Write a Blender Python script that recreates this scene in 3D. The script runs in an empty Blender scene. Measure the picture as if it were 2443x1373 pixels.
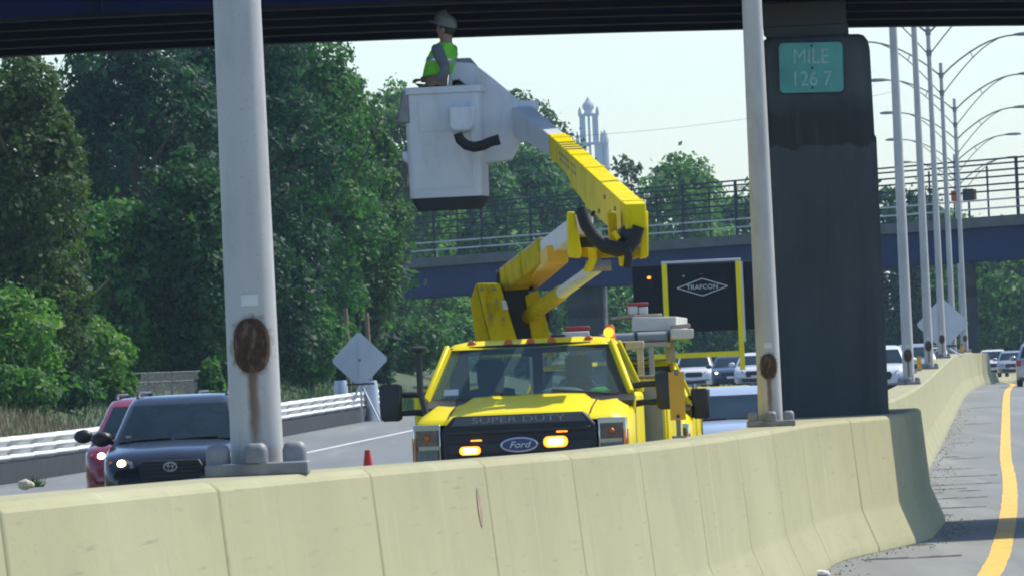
import bpy, bmesh, math, random
import numpy as np
from mathutils import Vector, Matrix, noise

random.seed(7)
rng = np.random.default_rng(7)
sc = bpy.context.scene
col = sc.collection
R = math.radians

# ------------------------------------------------------------------ camera
CAMZ = 1.78
FPX, CX, CY = 20000.0, 1221.5, 686.5           # long telephoto lens
PITCH, ROLL = math.atan(193.5 / FPX), R(2.58)
_fw = Vector((0, math.cos(PITCH), math.sin(PITCH)))
_u0 = Vector((0, -math.sin(PITCH), math.cos(PITCH)))
_r0 = Vector((1, 0, 0))
_rt = _r0 * math.cos(ROLL) - _u0 * math.sin(ROLL)
_up = _u0 * math.cos(ROLL) + _r0 * math.sin(ROLL)
cam_d = bpy.data.cameras.new('camera')
cam = bpy.data.objects.new('camera', cam_d)
col.objects.link(cam)
cam.matrix_world = Matrix(((_rt.x, _up.x, -_fw.x, 0), (_rt.y, _up.y, -_fw.y, 0), (_rt.z, _up.z, -_fw.z, CAMZ), (0, 0, 0, 1)))
cam_d.sensor_fit = 'HORIZONTAL'
cam_d.sensor_width = 36
cam_d.lens = 36 * FPX / 2443
cam_d.clip_start, cam_d.clip_end = 1, 9000
sc.camera = cam

# ------------------------------------------------------------------ sky, sun, exposure
SUN_EL, SUN_AZ = R(53), R(59)                  # azimuth clockwise from +Y
w = bpy.data.worlds.new("World")
sc.world = w
w.use_nodes = True
nt = w.node_tree
sky = nt.nodes.new('ShaderNodeTexSky')
sky.sky_type = 'NISHITA'
sky.sun_disc = False
sky.sun_elevation, sky.sun_rotation = SUN_EL, SUN_AZ
sky.air_density, sky.dust_density, sky.ozone_density = 1.0, 0.6, 2.0
bg = nt.nodes['Background']
wb = nt.nodes.new('ShaderNodeMix')                # the camera's cool white balance
wb.data_type, wb.blend_type = 'RGBA', 'MULTIPLY'
wb.inputs[0].default_value = 1
wb.inputs[7].default_value = (.93, 1.0, 1.09, 1)
nt.links.new(sky.outputs[0], wb.inputs[6])
nt.links.new(wb.outputs[2], bg.inputs[0])
bg.inputs[1].default_value = 0.15
sun_d = bpy.data.lights.new('sun', 'SUN')
sun_d.energy = 4.1
sun_d.angle = R(0.53)
sun_d.color = (1.0, 0.95, 0.86)
sun = bpy.data.objects.new('sun', sun_d)
col.objects.link(sun)
SUN_DIR = Vector((math.sin(SUN_AZ) * math.cos(SUN_EL), math.cos(SUN_AZ) * math.cos(SUN_EL), math.sin(SUN_EL)))
sun.rotation_euler = SUN_DIR.to_track_quat('Z', 'Y').to_euler()
sun.location = (20, 20, 60)
vs = sc.view_settings
vs.view_transform = 'Standard'
try:
    vs.look = 'None'
except Exception:
    pass
vs.exposure, vs.gamma, vs.use_curve_mapping = 0.34, 1, False
sc.cycles.filter_width = 2.0
sc.cycles.max_bounces = 8
sc.cycles.transparent_max_bounces = 12


def at(x, y, Y):
    """world point at depth Y seen where the photograph's pixel (x, y) lies"""
    d = _rt * (x - CX) - _up * (y - CY) + _fw * FPX
    return Vector((0, 0, CAMZ)) + d * (Y / d.y)


# ------------------------------------------------------------------ curves of the road
def spline(tab):
    xs = np.array([t[0] for t in tab], float)
    ys = np.array([t[1] for t in tab], float)
    m = np.gradient(ys, xs)
    def f(x):
        i = int(np.clip(np.searchsorted(xs, x) - 1, 0, len(xs) - 2))
        h = xs[i + 1] - xs[i]
        t = min(max((x - xs[i]) / h, 0), 1)
        return float((2*t**3-3*t*t+1)*ys[i] + (t**3-2*t*t+t)*h*m[i] + (-2*t**3+3*t*t)*ys[i+1] + (t**3-t*t)*h*m[i+1])
    return f


ROADZ = spline([(-120, .6), (0, .45), (38, .25), (60, .09), (83, 0), (107, -.03), (140, -.03), (172, 0), (217, .2), (261, .42), (306, .53),
                (350, .52), (395, .42), (440, .26), (480, .08), (540, -.10), (600, -.20), (900, 0), (5000, 0)])
MEDX = spline([(-120, -14.5), (0, -4.5), (38.4, -1.2), (60, .65), (83, 2.5), (96, 3.4), (127.6, 5.45), (172, 8.05), (217, 10.7), (261, 13.3),
               (306, 16.0), (350, 18.8), (395, 21.25), (440, 23.5), (480, 25.8), (540, 31.5), (600, 40), (700, 62), (900, 110)])
DROP = 0.33                                    # the near carriageway lies this much lower


def medn(Y):
    """unit normal (to the right) of the median line"""
    s = (MEDX(Y + .5) - MEDX(Y - .5))
    v = Vector((1, -s, 0))
    return v.normalized()


def road_pt(Y, u, dz=0.0, right=False):
    n = medn(Y)
    return Vector((MEDX(Y), Y, 0)) + n * u + Vector((0, 0, ROADZ(Y) - (DROP if right else 0) + dz))


# ------------------------------------------------------------------ materials
MATS = {}


class NT:
    def __init__(s, name):
        s.m = bpy.data.materials.new(name)
        s.m.use_nodes = True
        s.t = s.m.node_tree
        s.b = s.t.nodes['Principled BSDF']
        s.out = s.t.nodes['Material Output']
    def n(s, typ, **kw):
        k = s.t.nodes.new('ShaderNode' + typ)
        for a, v in kw.items():
            setattr(k, a, v)
        return k
    def l(s, a, b):
        s.t.links.new(a, b)
    def math(s, op, a, b=None, clamp=False):
        k = s.n('Math', operation=op, use_clamp=clamp)
        for i, v in enumerate((a, b)):
            if v is None:
                continue
            if hasattr(v, 'links'):
                s.l(v, k.inputs[i])
            else:
                k.inputs[i].default_value = v
        return k.outputs[0]
    def noise(s, scale, detail=4, stretch=None, rough=.55, obj=True):
        tc = s.n('TexCoord')
        src = tc.outputs['Object']
        if stretch:
            mp = s.n('Mapping')
            mp.inputs['Scale'].default_value = stretch
            s.l(src, mp.inputs[0])
            src = mp.outputs[0]
        k = s.n('TexNoise')
        k.inputs['Scale'].default_value = scale
        k.inputs['Detail'].default_value = detail
        k.inputs['Roughness'].default_value = rough
        s.l(src, k.inputs['Vector'])
        return k.outputs['Fac']
    def ramp(s, fac, stops):
        k = s.n('ValToRGB')
        e = k.color_ramp.elements
        while len(e) < len(stops):
            e.new(.5)
        for el, (p, c) in zip(e, stops):
            el.position = p
            el.color = (*c, 1) if len(c) == 3 else c
        s.l(fac, k.inputs[0])
        return k.outputs[0]
    def mix(s, fac, a, b, blend='MIX'):
        k = s.n('Mix', data_type='RGBA', blend_type=blend)
        for inp, v in ((k.inputs[0], fac), (k.inputs[6], a), (k.inputs[7], b)):
            if hasattr(v, 'links'):
                s.l(v, inp)
            elif isinstance(v, tuple):
                inp.default_value = (*v, 1)
            else:
                inp.default_value = v
        return k.outputs[2]
    def base(s, c):
        if hasattr(c, 'links'):
            s.l(c, s.b.inputs['Base Color'])
        else:
            s.b.inputs['Base Color'].default_value = (*c, 1)
    def bump(s, h, strength=.3, dist=.02):
        k = s.n('Bump')
        k.inputs['Strength'].default_value = strength
        k.inputs['Distance'].default_value = dist
        s.l(h, k.inputs['Height'])
        s.l(k.outputs[0], s.b.inputs['Normal'])


def mat(name, c, rough=.5, metal=0.0, var=.12, scale=3.0, coat=0.0, dirt=None, bump=0, spec=.5):
    """a painted, plastic or metal surface with a little uneven wear"""
    if name in MATS:
        return MATS[name]
    k = NT(name)
    f = k.noise(scale, 5)
    lo = tuple(v * (1 - var) for v in c)
    hi = tuple(min(1, v * (1 + var)) for v in c)
    cc = k.ramp(f, [(.3, lo), (.7, hi)])
    if dirt:
        f2 = k.noise(scale * 2.3, 6, (1, 1, .35))
        cc = k.mix(k.ramp(f2, [(.52, (0, 0, 0)), (.75, (dirt[1],) * 3)]), cc, dirt[0])
    k.base(cc)
    k.b.inputs['Roughness'].default_value = rough
    k.b.inputs['Metallic'].default_value = metal
    k.b.inputs['Specular IOR Level'].default_value = spec
    if coat:
        k.b.inputs['Coat Weight'].default_value = coat
        k.b.inputs['Coat Roughness'].default_value = .06
    if bump:
        k.bump(k.noise(scale * 8, 4), bump, .01)
    MATS[name] = k.m
    return k.m


def emit(name, c, strength):
    if name in MATS:
        return MATS[name]
    k = NT(name)
    k.base(c)
    k.b.inputs['Emission Color'].default_value = (*c, 1)
    k.b.inputs['Emission Strength'].default_value = strength
    MATS[name] = k.m
    return k.m


def glass(name, tint, see=.5, sheen=(.03, .045, .05)):
    """tinted pane that shows part of what is behind it and mirrors the sky at a slant"""
    if name in MATS:
        return MATS[name]
    k = NT(name)
    tr = k.n('BsdfTransparent')
    tr.inputs[0].default_value = (*tint, 1)
    k.base(sheen)
    k.b.inputs['Roughness'].default_value = .04
    k.b.inputs['Specular IOR Level'].default_value = .6
    mx = k.n('MixShader')
    mx.inputs[0].default_value = see
    k.l(k.b.outputs[0], mx.inputs[1])
    k.l(tr.outputs[0], mx.inputs[2])
    k.l(mx.outputs[0], k.out.inputs['Surface'])
    MATS[name] = k.m
    return k.m


def concrete_barrier_mat():
    k = NT('barrier_concrete')
    a = k.noise(.8, 5, (1, .35, .5))
    base = k.ramp(a, [(.25, (.315, .295, .155)), (.6, (.36, .338, .185)), (.85, (.405, .385, .225))])
    st = k.noise(5.5, 5, (1, 1, .03))                      # run marks down the face
    base = k.mix(k.ramp(st, [(.62, (0, 0, 0)), (.80, (.5,) * 3)]), base, (.53, .515, .38))
    st2 = k.noise(3.4, 4, (1, 1, .02))
    base = k.mix(k.ramp(st2, [(.60, (0, 0, 0)), (.72, (.4,) * 3)]), base, (.29, .26, .16))
    sc1 = k.noise(7, 5, (1.5, .10, 5))                     # tyre scuffs along the foot and face
    base = k.mix(k.ramp(sc1, [(.63, (0, 0, 0)), (.72, (.45,) * 3)]), base, (.17, .16, .12))
    bl = k.noise(1.7, 6, (1, .5, 1.2))
    base = k.mix(k.ramp(bl, [(.52, (0, 0, 0)), (.75, (.4,) * 3)]), base, (.27, .25, .15))
    po = k.noise(75, 2, (1, .5, 1))
    base = k.mix(k.ramp(po, [(.68, (0, 0, 0)), (.73, (.6,) * 3)]), base, (.16, .15, .11))
    sp = k.noise(30, 3)
    base = k.mix(k.ramp(sp, [(.66, (0, 0, 0)), (.74, (.35,) * 3)]), base, (.33, .30, .22))
    k.base(base)
    k.b.inputs['Roughness'].default_value = .88
    k.bump(k.noise(22, 5), .25, .01)
    MATS['barrier'] = k.m
    return k.m


def asphalt_mat(name, lo, hi):
    k = NT(name)
    a = k.noise(.35, 5, (1, .12, 1))
    b = k.noise(16, 3)
    c = k.ramp(a, [(.3, lo), (.7, hi)])
    c = k.mix(k.ramp(b, [(.4, (0, 0, 0)), (.8, (.35,) * 3)]), c, tuple(v * .6 for v in lo))
    tr = k.noise(1.1, 2, (1, .02, 1))
    c = k.mix(k.ramp(tr, [(.52, (0, 0, 0)), (.7, (.3,) * 3)]), c, tuple(v * .72 for v in lo))
    d = k.noise(45, 2, (1, .25, 1))
    c = k.mix(k.ramp(d, [(.55, (0, 0, 0)), (.75, (.45,) * 3)]), c, tuple(v * .55 for v in lo))
    e = k.noise(.9, 5, (1.4, .06, 1))
    c = k.mix(k.ramp(e, [(.55, (0, 0, 0)), (.68, (.35,) * 3)]), c, tuple(min(1, v * 1.35) for v in hi))
    k.base(c)
    k.b.inputs['Roughness'].default_value = .85
    k.bump(b, .4, .01)
    MATS[name] = k.m
    return k.m


def ground_mat():
    k = NT('ground_soil')
    a = k.noise(.25, 6)
    b = k.noise(3, 5)
    c = k.ramp(a, [(.3, (.035, .065, .02)), (.6, (.07, .09, .032)), (.8, (.16, .14, .07))])
    c = k.mix(k.ramp(b, [(.45, (0, 0, 0)), (.8, (.6,) * 3)]), c, (.04, .06, .02))
    k.base(c)
    k.b.inputs['Roughness'].default_value = .95
    k.bump(b, .6, .1)
    return k.m


def leaf_mat(name, dark, mid, light):
    k = NT(name)
    g = k.n('NewGeometry')
    c = k.ramp(g.outputs['Random Per Island'], [(.0, dark), (.55, mid), (1.0, light)])
    oi = k.n('ObjectInfo')
    c = k.mix(1.0, c, oi.outputs['Color'], 'MULTIPLY')
    k.base(c)
    k.b.inputs['Roughness'].default_value = .55
    k.b.inputs['Specular IOR Level'].default_value = .22
    tl = k.n('BsdfTranslucent')
    k.l(k.mix(1.0, c, (1.0, 1.5, .5), 'MULTIPLY'), tl.inputs[0])
    mx = k.n('MixShader')
    mx.inputs[0].default_value = .4
    k.l(k.b.outputs[0], mx.inputs[1])
    k.l(tl.outputs[0], mx.inputs[2])
    k.l(mx.outputs[0], k.out.inputs['Surface'])
    return k.m


def pole_mat():
    """brushed aluminium lamp post; rust has run down below the hand hole"""
    k = NT('lamp_post_metal')
    a = k.noise(2.2, 5, (1, 1, .25))
    c = k.ramp(a, [(.3, (.41, .41, .385)), (.7, (.51, .505, .475))])
    tc = k.n('TexCoord')
    sx = k.n('SeparateXYZ')
    k.l(tc.outputs['Object'], sx.inputs[0])
    ax = k.math('ABSOLUTE', k.math('ADD', sx.outputs[0], k.math('MULTIPLY', k.math('SUBTRACT', k.noise(9, 3), .5), .03)))
    wid = k.math('SUBTRACT', 1.0, k.math('DIVIDE', ax, .034), True)
    z = sx.outputs[2]
    hi = k.math('LESS_THAN', z, .50)
    lo = k.math('MULTIPLY', k.math('SUBTRACT', z, .02), 4.0, True)
    fr = k.math('LESS_THAN', sx.outputs[1], 0)
    m = k.math('MULTIPLY', k.math('MULTIPLY', wid, hi), k.math('MULTIPLY', lo, fr))
    m = k.math('MULTIPLY', m, 1.5, True)
    c = k.mix(m, c, (.13, .075, .035))
    dz = k.math('DIVIDE', k.math('SUBTRACT', z, .59), .155)
    dx = k.math('DIVIDE', sx.outputs[0], .105)
    dd = k.math('ADD', k.math('MULTIPLY', dz, dz), k.math('MULTIPLY', dx, dx))
    dd = k.math('ADD', dd, k.math('MULTIPLY', k.math('SUBTRACT', k.noise(26, 5), .5), 1.6))
    ha = k.math('MULTIPLY', k.math('MULTIPLY', k.math('SUBTRACT', 1.02, dd), 2.2, True), fr)
    c = k.mix(k.math('MULTIPLY', ha, .75), c, (.16, .085, .04))
    st = k.noise(4, 4, (1, 1, .08))
    c = k.mix(k.ramp(st, [(.54, (0, 0, 0)), (.75, (.5,) * 3)]), c, (.27, .26, .25))
    bl = k.noise(3.2, 5, (1.6, 1.6, .55))
    c = k.mix(k.ramp(bl, [(.50, (0, 0, 0)), (.72, (.45,) * 3)]), c, (.24, .23, .22))
    pt = k.noise(60, 2)
    c = k.mix(k.ramp(pt, [(.66, (0, 0, 0)), (.72, (.4,) * 3)]), c, (.2, .17, .14))
    k.base(c)
    k.b.inputs['Roughness'].default_value = .5
    k.b.inputs['Metallic'].default_value = .0
    return k.m


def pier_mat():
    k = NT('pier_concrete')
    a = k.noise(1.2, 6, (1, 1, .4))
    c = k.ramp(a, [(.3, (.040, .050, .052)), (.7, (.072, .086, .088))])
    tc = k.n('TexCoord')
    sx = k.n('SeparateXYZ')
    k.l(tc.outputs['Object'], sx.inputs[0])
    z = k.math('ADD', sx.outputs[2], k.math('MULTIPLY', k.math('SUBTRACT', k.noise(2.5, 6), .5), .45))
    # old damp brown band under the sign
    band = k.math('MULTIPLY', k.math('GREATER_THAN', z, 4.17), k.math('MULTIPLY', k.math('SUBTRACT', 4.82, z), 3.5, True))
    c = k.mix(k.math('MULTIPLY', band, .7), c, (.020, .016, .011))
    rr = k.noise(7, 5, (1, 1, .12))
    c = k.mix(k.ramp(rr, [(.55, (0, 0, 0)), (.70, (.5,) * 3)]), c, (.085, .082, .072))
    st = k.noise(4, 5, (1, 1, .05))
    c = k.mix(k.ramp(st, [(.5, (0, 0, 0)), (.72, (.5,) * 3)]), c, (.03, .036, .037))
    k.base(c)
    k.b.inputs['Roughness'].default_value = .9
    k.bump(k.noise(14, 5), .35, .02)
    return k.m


M_barrier = concrete_barrier_mat()
M_road_l = asphalt_mat('asphalt_far_lanes', (.155, .165, .158), (.205, .215, .20))
M_road_r = asphalt_mat('asphalt_near_lanes', (.175, .18, .168), (.235, .24, .222))
M_ground = ground_mat()
M_pole = pole_mat()
M_pier = pier_mat()
M_yline = mat('yellow_road_paint', (.80, .45, .07), .75, var=.16, scale=3, dirt=((.30, .24, .12), .75))
M_wline = mat('white_road_paint', (.70, .70, .68), .7, var=.1, scale=4, dirt=((.3, .3, .28), .5))
M_yellow = mat('yellow_truck_paint', (.86, .68, .0), .42, var=.04, scale=1.5, coat=.06, dirt=((.55, .42, .0), .2), spec=.25)
M_boomyellow = mat('yellow_boom_paint', (.80, .62, .0), .55, var=.06, scale=3, dirt=((.22, .16, .0), .6), spec=.12)
M_shadedyellow = mat('shaded_dirty_yellow_paint', (.56, .42, .0), .65, var=.12, scale=5, dirt=((.10, .075, .0), .75), spec=.1)  # yellow darkened for the upper boom's shadow, with dirt mottling
M_white = mat('white_fibreglass', (.62, .64, .66), .45, var=.06, scale=2.5, dirt=((.35, .34, .31), .4))
M_black = mat('black_plastic', (.018, .019, .021), .45, var=.2)
M_rubber = mat('black_rubber', (.016, .016, .017), .75, var=.2)
M_dark = mat('dark_interior', (.05, .052, .055), .8, var=.2)
M_seat = mat('grey_seat_cloth', (.06, .065, .075), .9, var=.2)
M_chrome = mat('chrome', (.62, .64, .66), .12, 1.0, var=.05)
M_alu = mat('bare_aluminium', (.52, .54, .56), .4, .6, var=.1)
M_galv = mat('galvanised_rail', (.60, .60, .57), .5, .25, var=.1, scale=1, dirt=((.4, .38, .35), .2))
M_rust = mat('rusty_steel', (.055, .028, .016), .9, var=.5, scale=18, dirt=((.30, .22, .14), .5), bump=.5)
M_greysteel = mat('grey_cast_steel', (.22, .22, .22), .6, .3, var=.25, scale=8)
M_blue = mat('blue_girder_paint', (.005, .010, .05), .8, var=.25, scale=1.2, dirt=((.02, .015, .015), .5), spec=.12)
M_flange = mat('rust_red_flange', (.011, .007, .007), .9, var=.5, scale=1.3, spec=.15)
M_deck = mat('deck_concrete', (.12, .118, .11), .9, var=.2, scale=1.0)
M_farblue = mat('far_girder_blue_paint', (.007, .022, .085), .7, var=.15, scale=.6, spec=.2)
M_fence = mat('dark_fence_steel', (.022, .028, .032), .6, .3, var=.2)
M_beige = mat('beige_rack_steel', (.42, .37, .27), .55, var=.15, scale=6, dirt=((.2, .15, .1), .5))
M_amber_lens = mat('amber_lens', (.55, .13, .01), .25, var=.1)
M_amber = emit('amber_lamp_lit', (1.0, .42, .05), 26)
M_amber_dim = emit('amber_lamp_glow', (1.0, .30, .02), 2.2)
M_amber_core = emit('amber_lamp_core', (1.0, .66, .24), 14)
M_head_lit = emit('headlamp_lit', (1.0, .70, .36), 8)
M_head = mat('clear_lamp_lens', (.20, .22, .24), .12, .4, var=.2, scale=9)
M_headamber = mat('amber_brown_reflector', (.16, .11, .085), .25, .2, var=.3, scale=12)
M_red_lens = mat('red_lens', (.35, .012, .015), .2, var=.15)
M_carglass = mat('dark_car_glass', (.010, .022, .028), .06, var=.5, scale=1.5, spec=.35)
M_glass = glass('windscreen_glass', (.72, .88, .90), .60, (.10, .155, .165))  # pale teal base colour stands in for sky reflected in the windscreen
M_sideglass = glass('side_window_glass', (.6, .72, .72), .6)
M_grille = mat('grille_black', (.012, .012, .013), .5, var=.2)
M_greyletter = mat('grey_lettering', (.24, .25, .27), .4, var=.1)
M_ovalblue = mat('badge_blue', (.010, .030, .13), .25, var=.1, coat=.4)
M_silver = mat('badge_silver', (.55, .57, .60), .25, .6, var=.05)
M_signback = mat('sign_back_aluminium', (.50, .54, .58), .5, .2, var=.08, scale=2)
M_mile = mat('mile_sign_green', (.085, .34, .31), .6, var=.3, scale=1.6, dirt=((.20, .36, .35), .8))
M_mileletter = mat('mile_sign_lettering', (.27, .44, .42), .6, var=.2, scale=9)
M_objmark = mat('orange_yellow_marker', (.72, .36, .015), .5, var=.06)
M_vest = mat('lime_vest', (.16, .62, .03), .7, var=.1, scale=6)
M_shirt = mat('grey_shirt', (.12, .14, .15), .85, var=.15, scale=6)
M_pants = mat('brown_trousers', (.085, .060, .050), .9, var=.2, scale=6)
M_skin = mat('skin', (.27, .15, .10), .6, var=.06)
M_hat = mat('tan_hard_hat', (.13, .12, .09), .4, var=.05)
M_hair = mat('dark_hair', (.03, .022, .016), .8)
M_cone = mat('orange_red_cone', (.62, .045, .03), .5, var=.08)
M_grey = mat('grey_panel', (.22, .24, .25), .6, var=.12)
M_panelblack = mat('black_sign_panel', (.008, .009, .011), .7, var=.25, scale=2, spec=.15)
M_arm = mat('lamp_arm_grey', (.17, .18, .19), .65, var=.1)
M_wood = mat('weathered_boards', (.36, .31, .24), .8, var=.3, scale=7, dirt=((.15, .12, .09), .5))
M_paleboard = mat('pale_boards', (.58, .57, .53), .7, var=.15, scale=5)
M_redbox = mat('red_plastic', (.35, .04, .04), .5, var=.1)
M_bark = mat('bark', (.11, .085, .06), .95, var=.4, scale=5, bump=.6)
M_trunkpole = mat('brown_pole_wood', (.24, .16, .11), .9, var=.25, scale=4)
M_stone = mat('tower_stone', (.46, .47, .48), .85, var=.15, scale=.2)
M_rock = mat('pale_rock', (.52, .46, .33), .9, var=.3, scale=14, bump=.6)
M_tar_shadow = mat('tar_crack_and_shadow', (.045, .045, .045), .9, var=.2)
M_leafA = leaf_mat('leaves_deep_green', (.008, .034, .020), (.024, .070, .032), (.060, .125, .042))
M_leafB = leaf_mat('leaves_fresh_green', (.024, .065, .022), (.050, .115, .034), (.095, .165, .048))
M_leafC = leaf_mat('leaves_olive_green', (.028, .052, .022), (.055, .090, .034), (.105, .135, .050))
M_dry = mat('dry_grass', (.36, .28, .15), .95, var=.35, scale=2)
M_weed = mat('weed_green', (.08, .16, .04), .8, var=.3, scale=6)

# ------------------------------------------------------------------ mesh helpers


class MB:
    def __init__(s):
        s.v, s.f = [], []
    def add(s, vs, fs):
        o = len(s.v)
        s.v += [tuple(p) for p in vs]
        s.f += [tuple(i + o for i in q) for q in fs]
        return s
    def box(s, x0, x1, y0, y1, z0, z1):
        return s.add([(x0, y0, z0), (x1, y0, z0), (x1, y1, z0), (x0, y1, z0), (x0, y0, z1), (x1, y0, z1), (x1, y1, z1), (x0, y1, z1)],
                     [(0, 3, 2, 1), (4, 5, 6, 7), (0, 1, 5, 4), (1, 2, 6, 5), (2, 3, 7, 6), (3, 0, 4, 7)])
    def rings(s, rs, cap=True):
        n = len(rs[0])
        vs = [p for r in rs for p in r]
        fs = []
        for i in range(len(rs) - 1):
            for j in range(n):
                k = (j + 1) % n
                fs.append((i * n + j, i * n + k, (i + 1) * n + k, (i + 1) * n + j))
        if cap:
            fs.append(tuple(range(n - 1, -1, -1)))
            fs.append(tuple(range((len(rs) - 1) * n, len(rs) * n)))
        return s.add(vs, fs)
    def prism(s, pts, vec):
        """polygon of 3-D points pushed along vec"""
        vec = Vector(vec)
        a = [Vector(p) for p in pts]
        return s.rings([a, [p + vec for p in a]])
    def tube(s, pts, r, n=8, cap=True):
        pts = [Vector(p) for p in pts]
        rr = r if isinstance(r, (list, tuple)) else [r] * len(pts)
        rs = []
        ref = None
        for i, p in enumerate(pts):
            d = (pts[min(i + 1, len(pts) - 1)] - pts[max(i - 1, 0)]).normalized()
            if ref is None:
                ref = Vector((0, 0, 1)) if abs(d.z) < .9 else Vector((1, 0, 0))
            a = d.cross(ref).normalized()
            b = a.cross(d)
            ref = b
            rs.append([p + (a * math.cos(t) + b * math.sin(t)) * rr[i] for t in [2 * math.pi * j / n for j in range(n)]])
        return s.rings(rs, cap)
    def beam(s, p0, p1, w, h, w1=None, h1=None, up=(0, 0, 1)):
        p0, p1 = Vector(p0), Vector(p1)
        w1 = w if w1 is None else w1
        h1 = h if h1 is None else h1
        d = (p1 - p0).normalized()
        a = d.cross(Vector(up)).normalized()
        b = a.cross(d)
        def ring(p, w, h):
            return [p + a * (sx * w / 2) + b * (sz * h / 2) for sx, sz in ((-1, -1), (1, -1), (1, 1), (-1, 1))]
        return s.rings([ring(p0, w, h), ring(p1, w1, h1)])
    def ball(s, c, r, nu=12, nv=8):
        c = Vector(c)
        r = r if isinstance(r, (tuple, list)) else (r, r, r)
        rs = []
        for i in range(nv + 1):
            t = math.pi * (.02 + .96 * i / nv)
            rs.append([(c.x + r[0] * math.sin(t) * math.cos(2*math.pi*j/nu), c.y + r[1] * math.sin(t) * math.sin(2*math.pi*j/nu), c.z - r[2] * math.cos(t)) for j in range(nu)])
        return s.rings(rs)
    def grid(s, fn, nu, nv):
        vs = [fn(i / nu, j / nv) for j in range(nv + 1) for i in range(nu + 1)]
        fs = [(j*(nu+1)+i, j*(nu+1)+i+1, (j+1)*(nu+1)+i+1, (j+1)*(nu+1)+i) for j in range(nv) for i in range(nu)]
        return s.add(vs, fs)
    def build(s, name, m, parent=None, world=False, smooth=None, bevel=0, sub=0, solid=0):
        me = bpy.data.meshes.new(name)
        vs = s.v
        if world and parent is not None:
            inv = root_matrix(parent).inverted()
            vs = [tuple(inv @ Vector(p)) for p in vs]
        me.from_pydata(vs, [], s.f)
        bm = bmesh.new()
        bm.from_mesh(me)
        bmesh.ops.recalc_face_normals(bm, faces=bm.faces)
        bm.to_mesh(me)
        bm.free()
        me.materials.append(m)
        if smooth is not None or sub:
            me.shade_smooth()
            if not sub:
                me.set_sharp_from_angle(angle=R(smooth))
        o = bpy.data.objects.new(name, me)
        col.objects.link(o)
        if parent is not None:
            o.parent = parent
        if solid:
            k = o.modifiers.new('solid', 'SOLIDIFY')
            k.thickness = solid
        if bevel:
            k = o.modifiers.new('bevel', 'BEVEL')
            k.width, k.segments, k.limit_method, k.angle_limit = bevel, 2, 'ANGLE', R(35)
            me.shade_smooth()
            me.set_sharp_from_angle(angle=R(30))
        if sub:
            k = o.modifiers.new('sub', 'SUBSURF')
            k.levels = k.render_levels = sub
        return o


def root_matrix(o):
    m = Matrix.LocRotScale(o.location, o.rotation_euler, o.scale)
    return root_matrix(o.parent) @ m if o.parent else m


def tag(o, label, cat, group=None):
    o['label'], o['category'] = label, cat
    if group:
        o['group'] = group
    return o


def thing(name, label, cat, loc=(0, 0, 0), rz=0.0, group=None):
    o = bpy.data.objects.new(name, None)
    o.empty_display_size = .3
    col.objects.link(o)
    o.location = loc
    o.rotation_euler = (0, 0, rz)
    return tag(o, label, cat, group)


def struct(o, kind='structure'):
    o['kind'] = kind
    return o


def kids(o):
    return [c for c in bpy.data.objects if c.parent is o]


def copy_tree(o, parent=None):
    c = o.copy()
    col.objects.link(c)
    c.parent = parent
    for ch in kids(o):
        copy_tree(ch, c)
    return c


def rrect(cx, cy, z, hw, hd, r, n=4, z2=None):
    """rounded rectangle ring in plan"""
    pts = []
    for qx, qy, a0 in ((1, -1, -90), (1, 1, 0), (-1, 1, 90), (-1, -1, 180)):
        for i in range(n + 1):
            a = R(a0 + 90 * i / n)
            pts.append(Vector((cx + qx * (hw - r) + r * math.cos(a), cy + qy * (hd - r) + r * math.sin(a), z)))
    return pts


def text(txt, size, name, m, parent, loc, width=None, depth=.004, shear=0, rot=(90, 0, 0), spacing=1.0):
    cu = bpy.data.curves.new(name, 'FONT')
    cu.body = txt
    cu.size = size
    cu.align_x, cu.align_y = 'CENTER', 'CENTER'
    cu.extrude = depth
    cu.shear = shear
    cu.resolution_u = 3
    cu.space_character = spacing
    tmp = bpy.data.objects.new('tmp', cu)
    col.objects.link(tmp)
    bpy.context.view_layer.update()
    me = bpy.data.meshes.new_from_object(tmp.evaluated_get(bpy.context.evaluated_depsgraph_get()))
    bpy.data.objects.remove(tmp)
    bpy.data.curves.remove(cu)
    if width:
        xs = [v.co.x for v in me.vertices]
        k = width / (max(xs) - min(xs))
        for v in me.vertices:
            v.co.x *= k
    me.name = name
    me.materials.clear()
    me.materials.append(m)
    o = bpy.data.objects.new(name, me)
    col.objects.link(o)
    o.parent = parent
    o.location = loc
    o.rotation_euler = tuple(R(a) for a in rot)
    return o


# ================================================================== THE SETTING
def strip(name, m, ys, u0, u1, dz=0.0, right=False, cross=0.0):
    b = MB()
    vs, fs = [], []
    for i, Y in enumerate(ys):
        vs += [road_pt(Y, u0, dz, right), road_pt(Y, u1, dz + cross * (u1 - u0), right)]
        if i:
            fs.append((2*i-2, 2*i-1, 2*i+1, 2*i))
    b.add(vs, fs)
    return struct(b.build(name, m))


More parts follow.
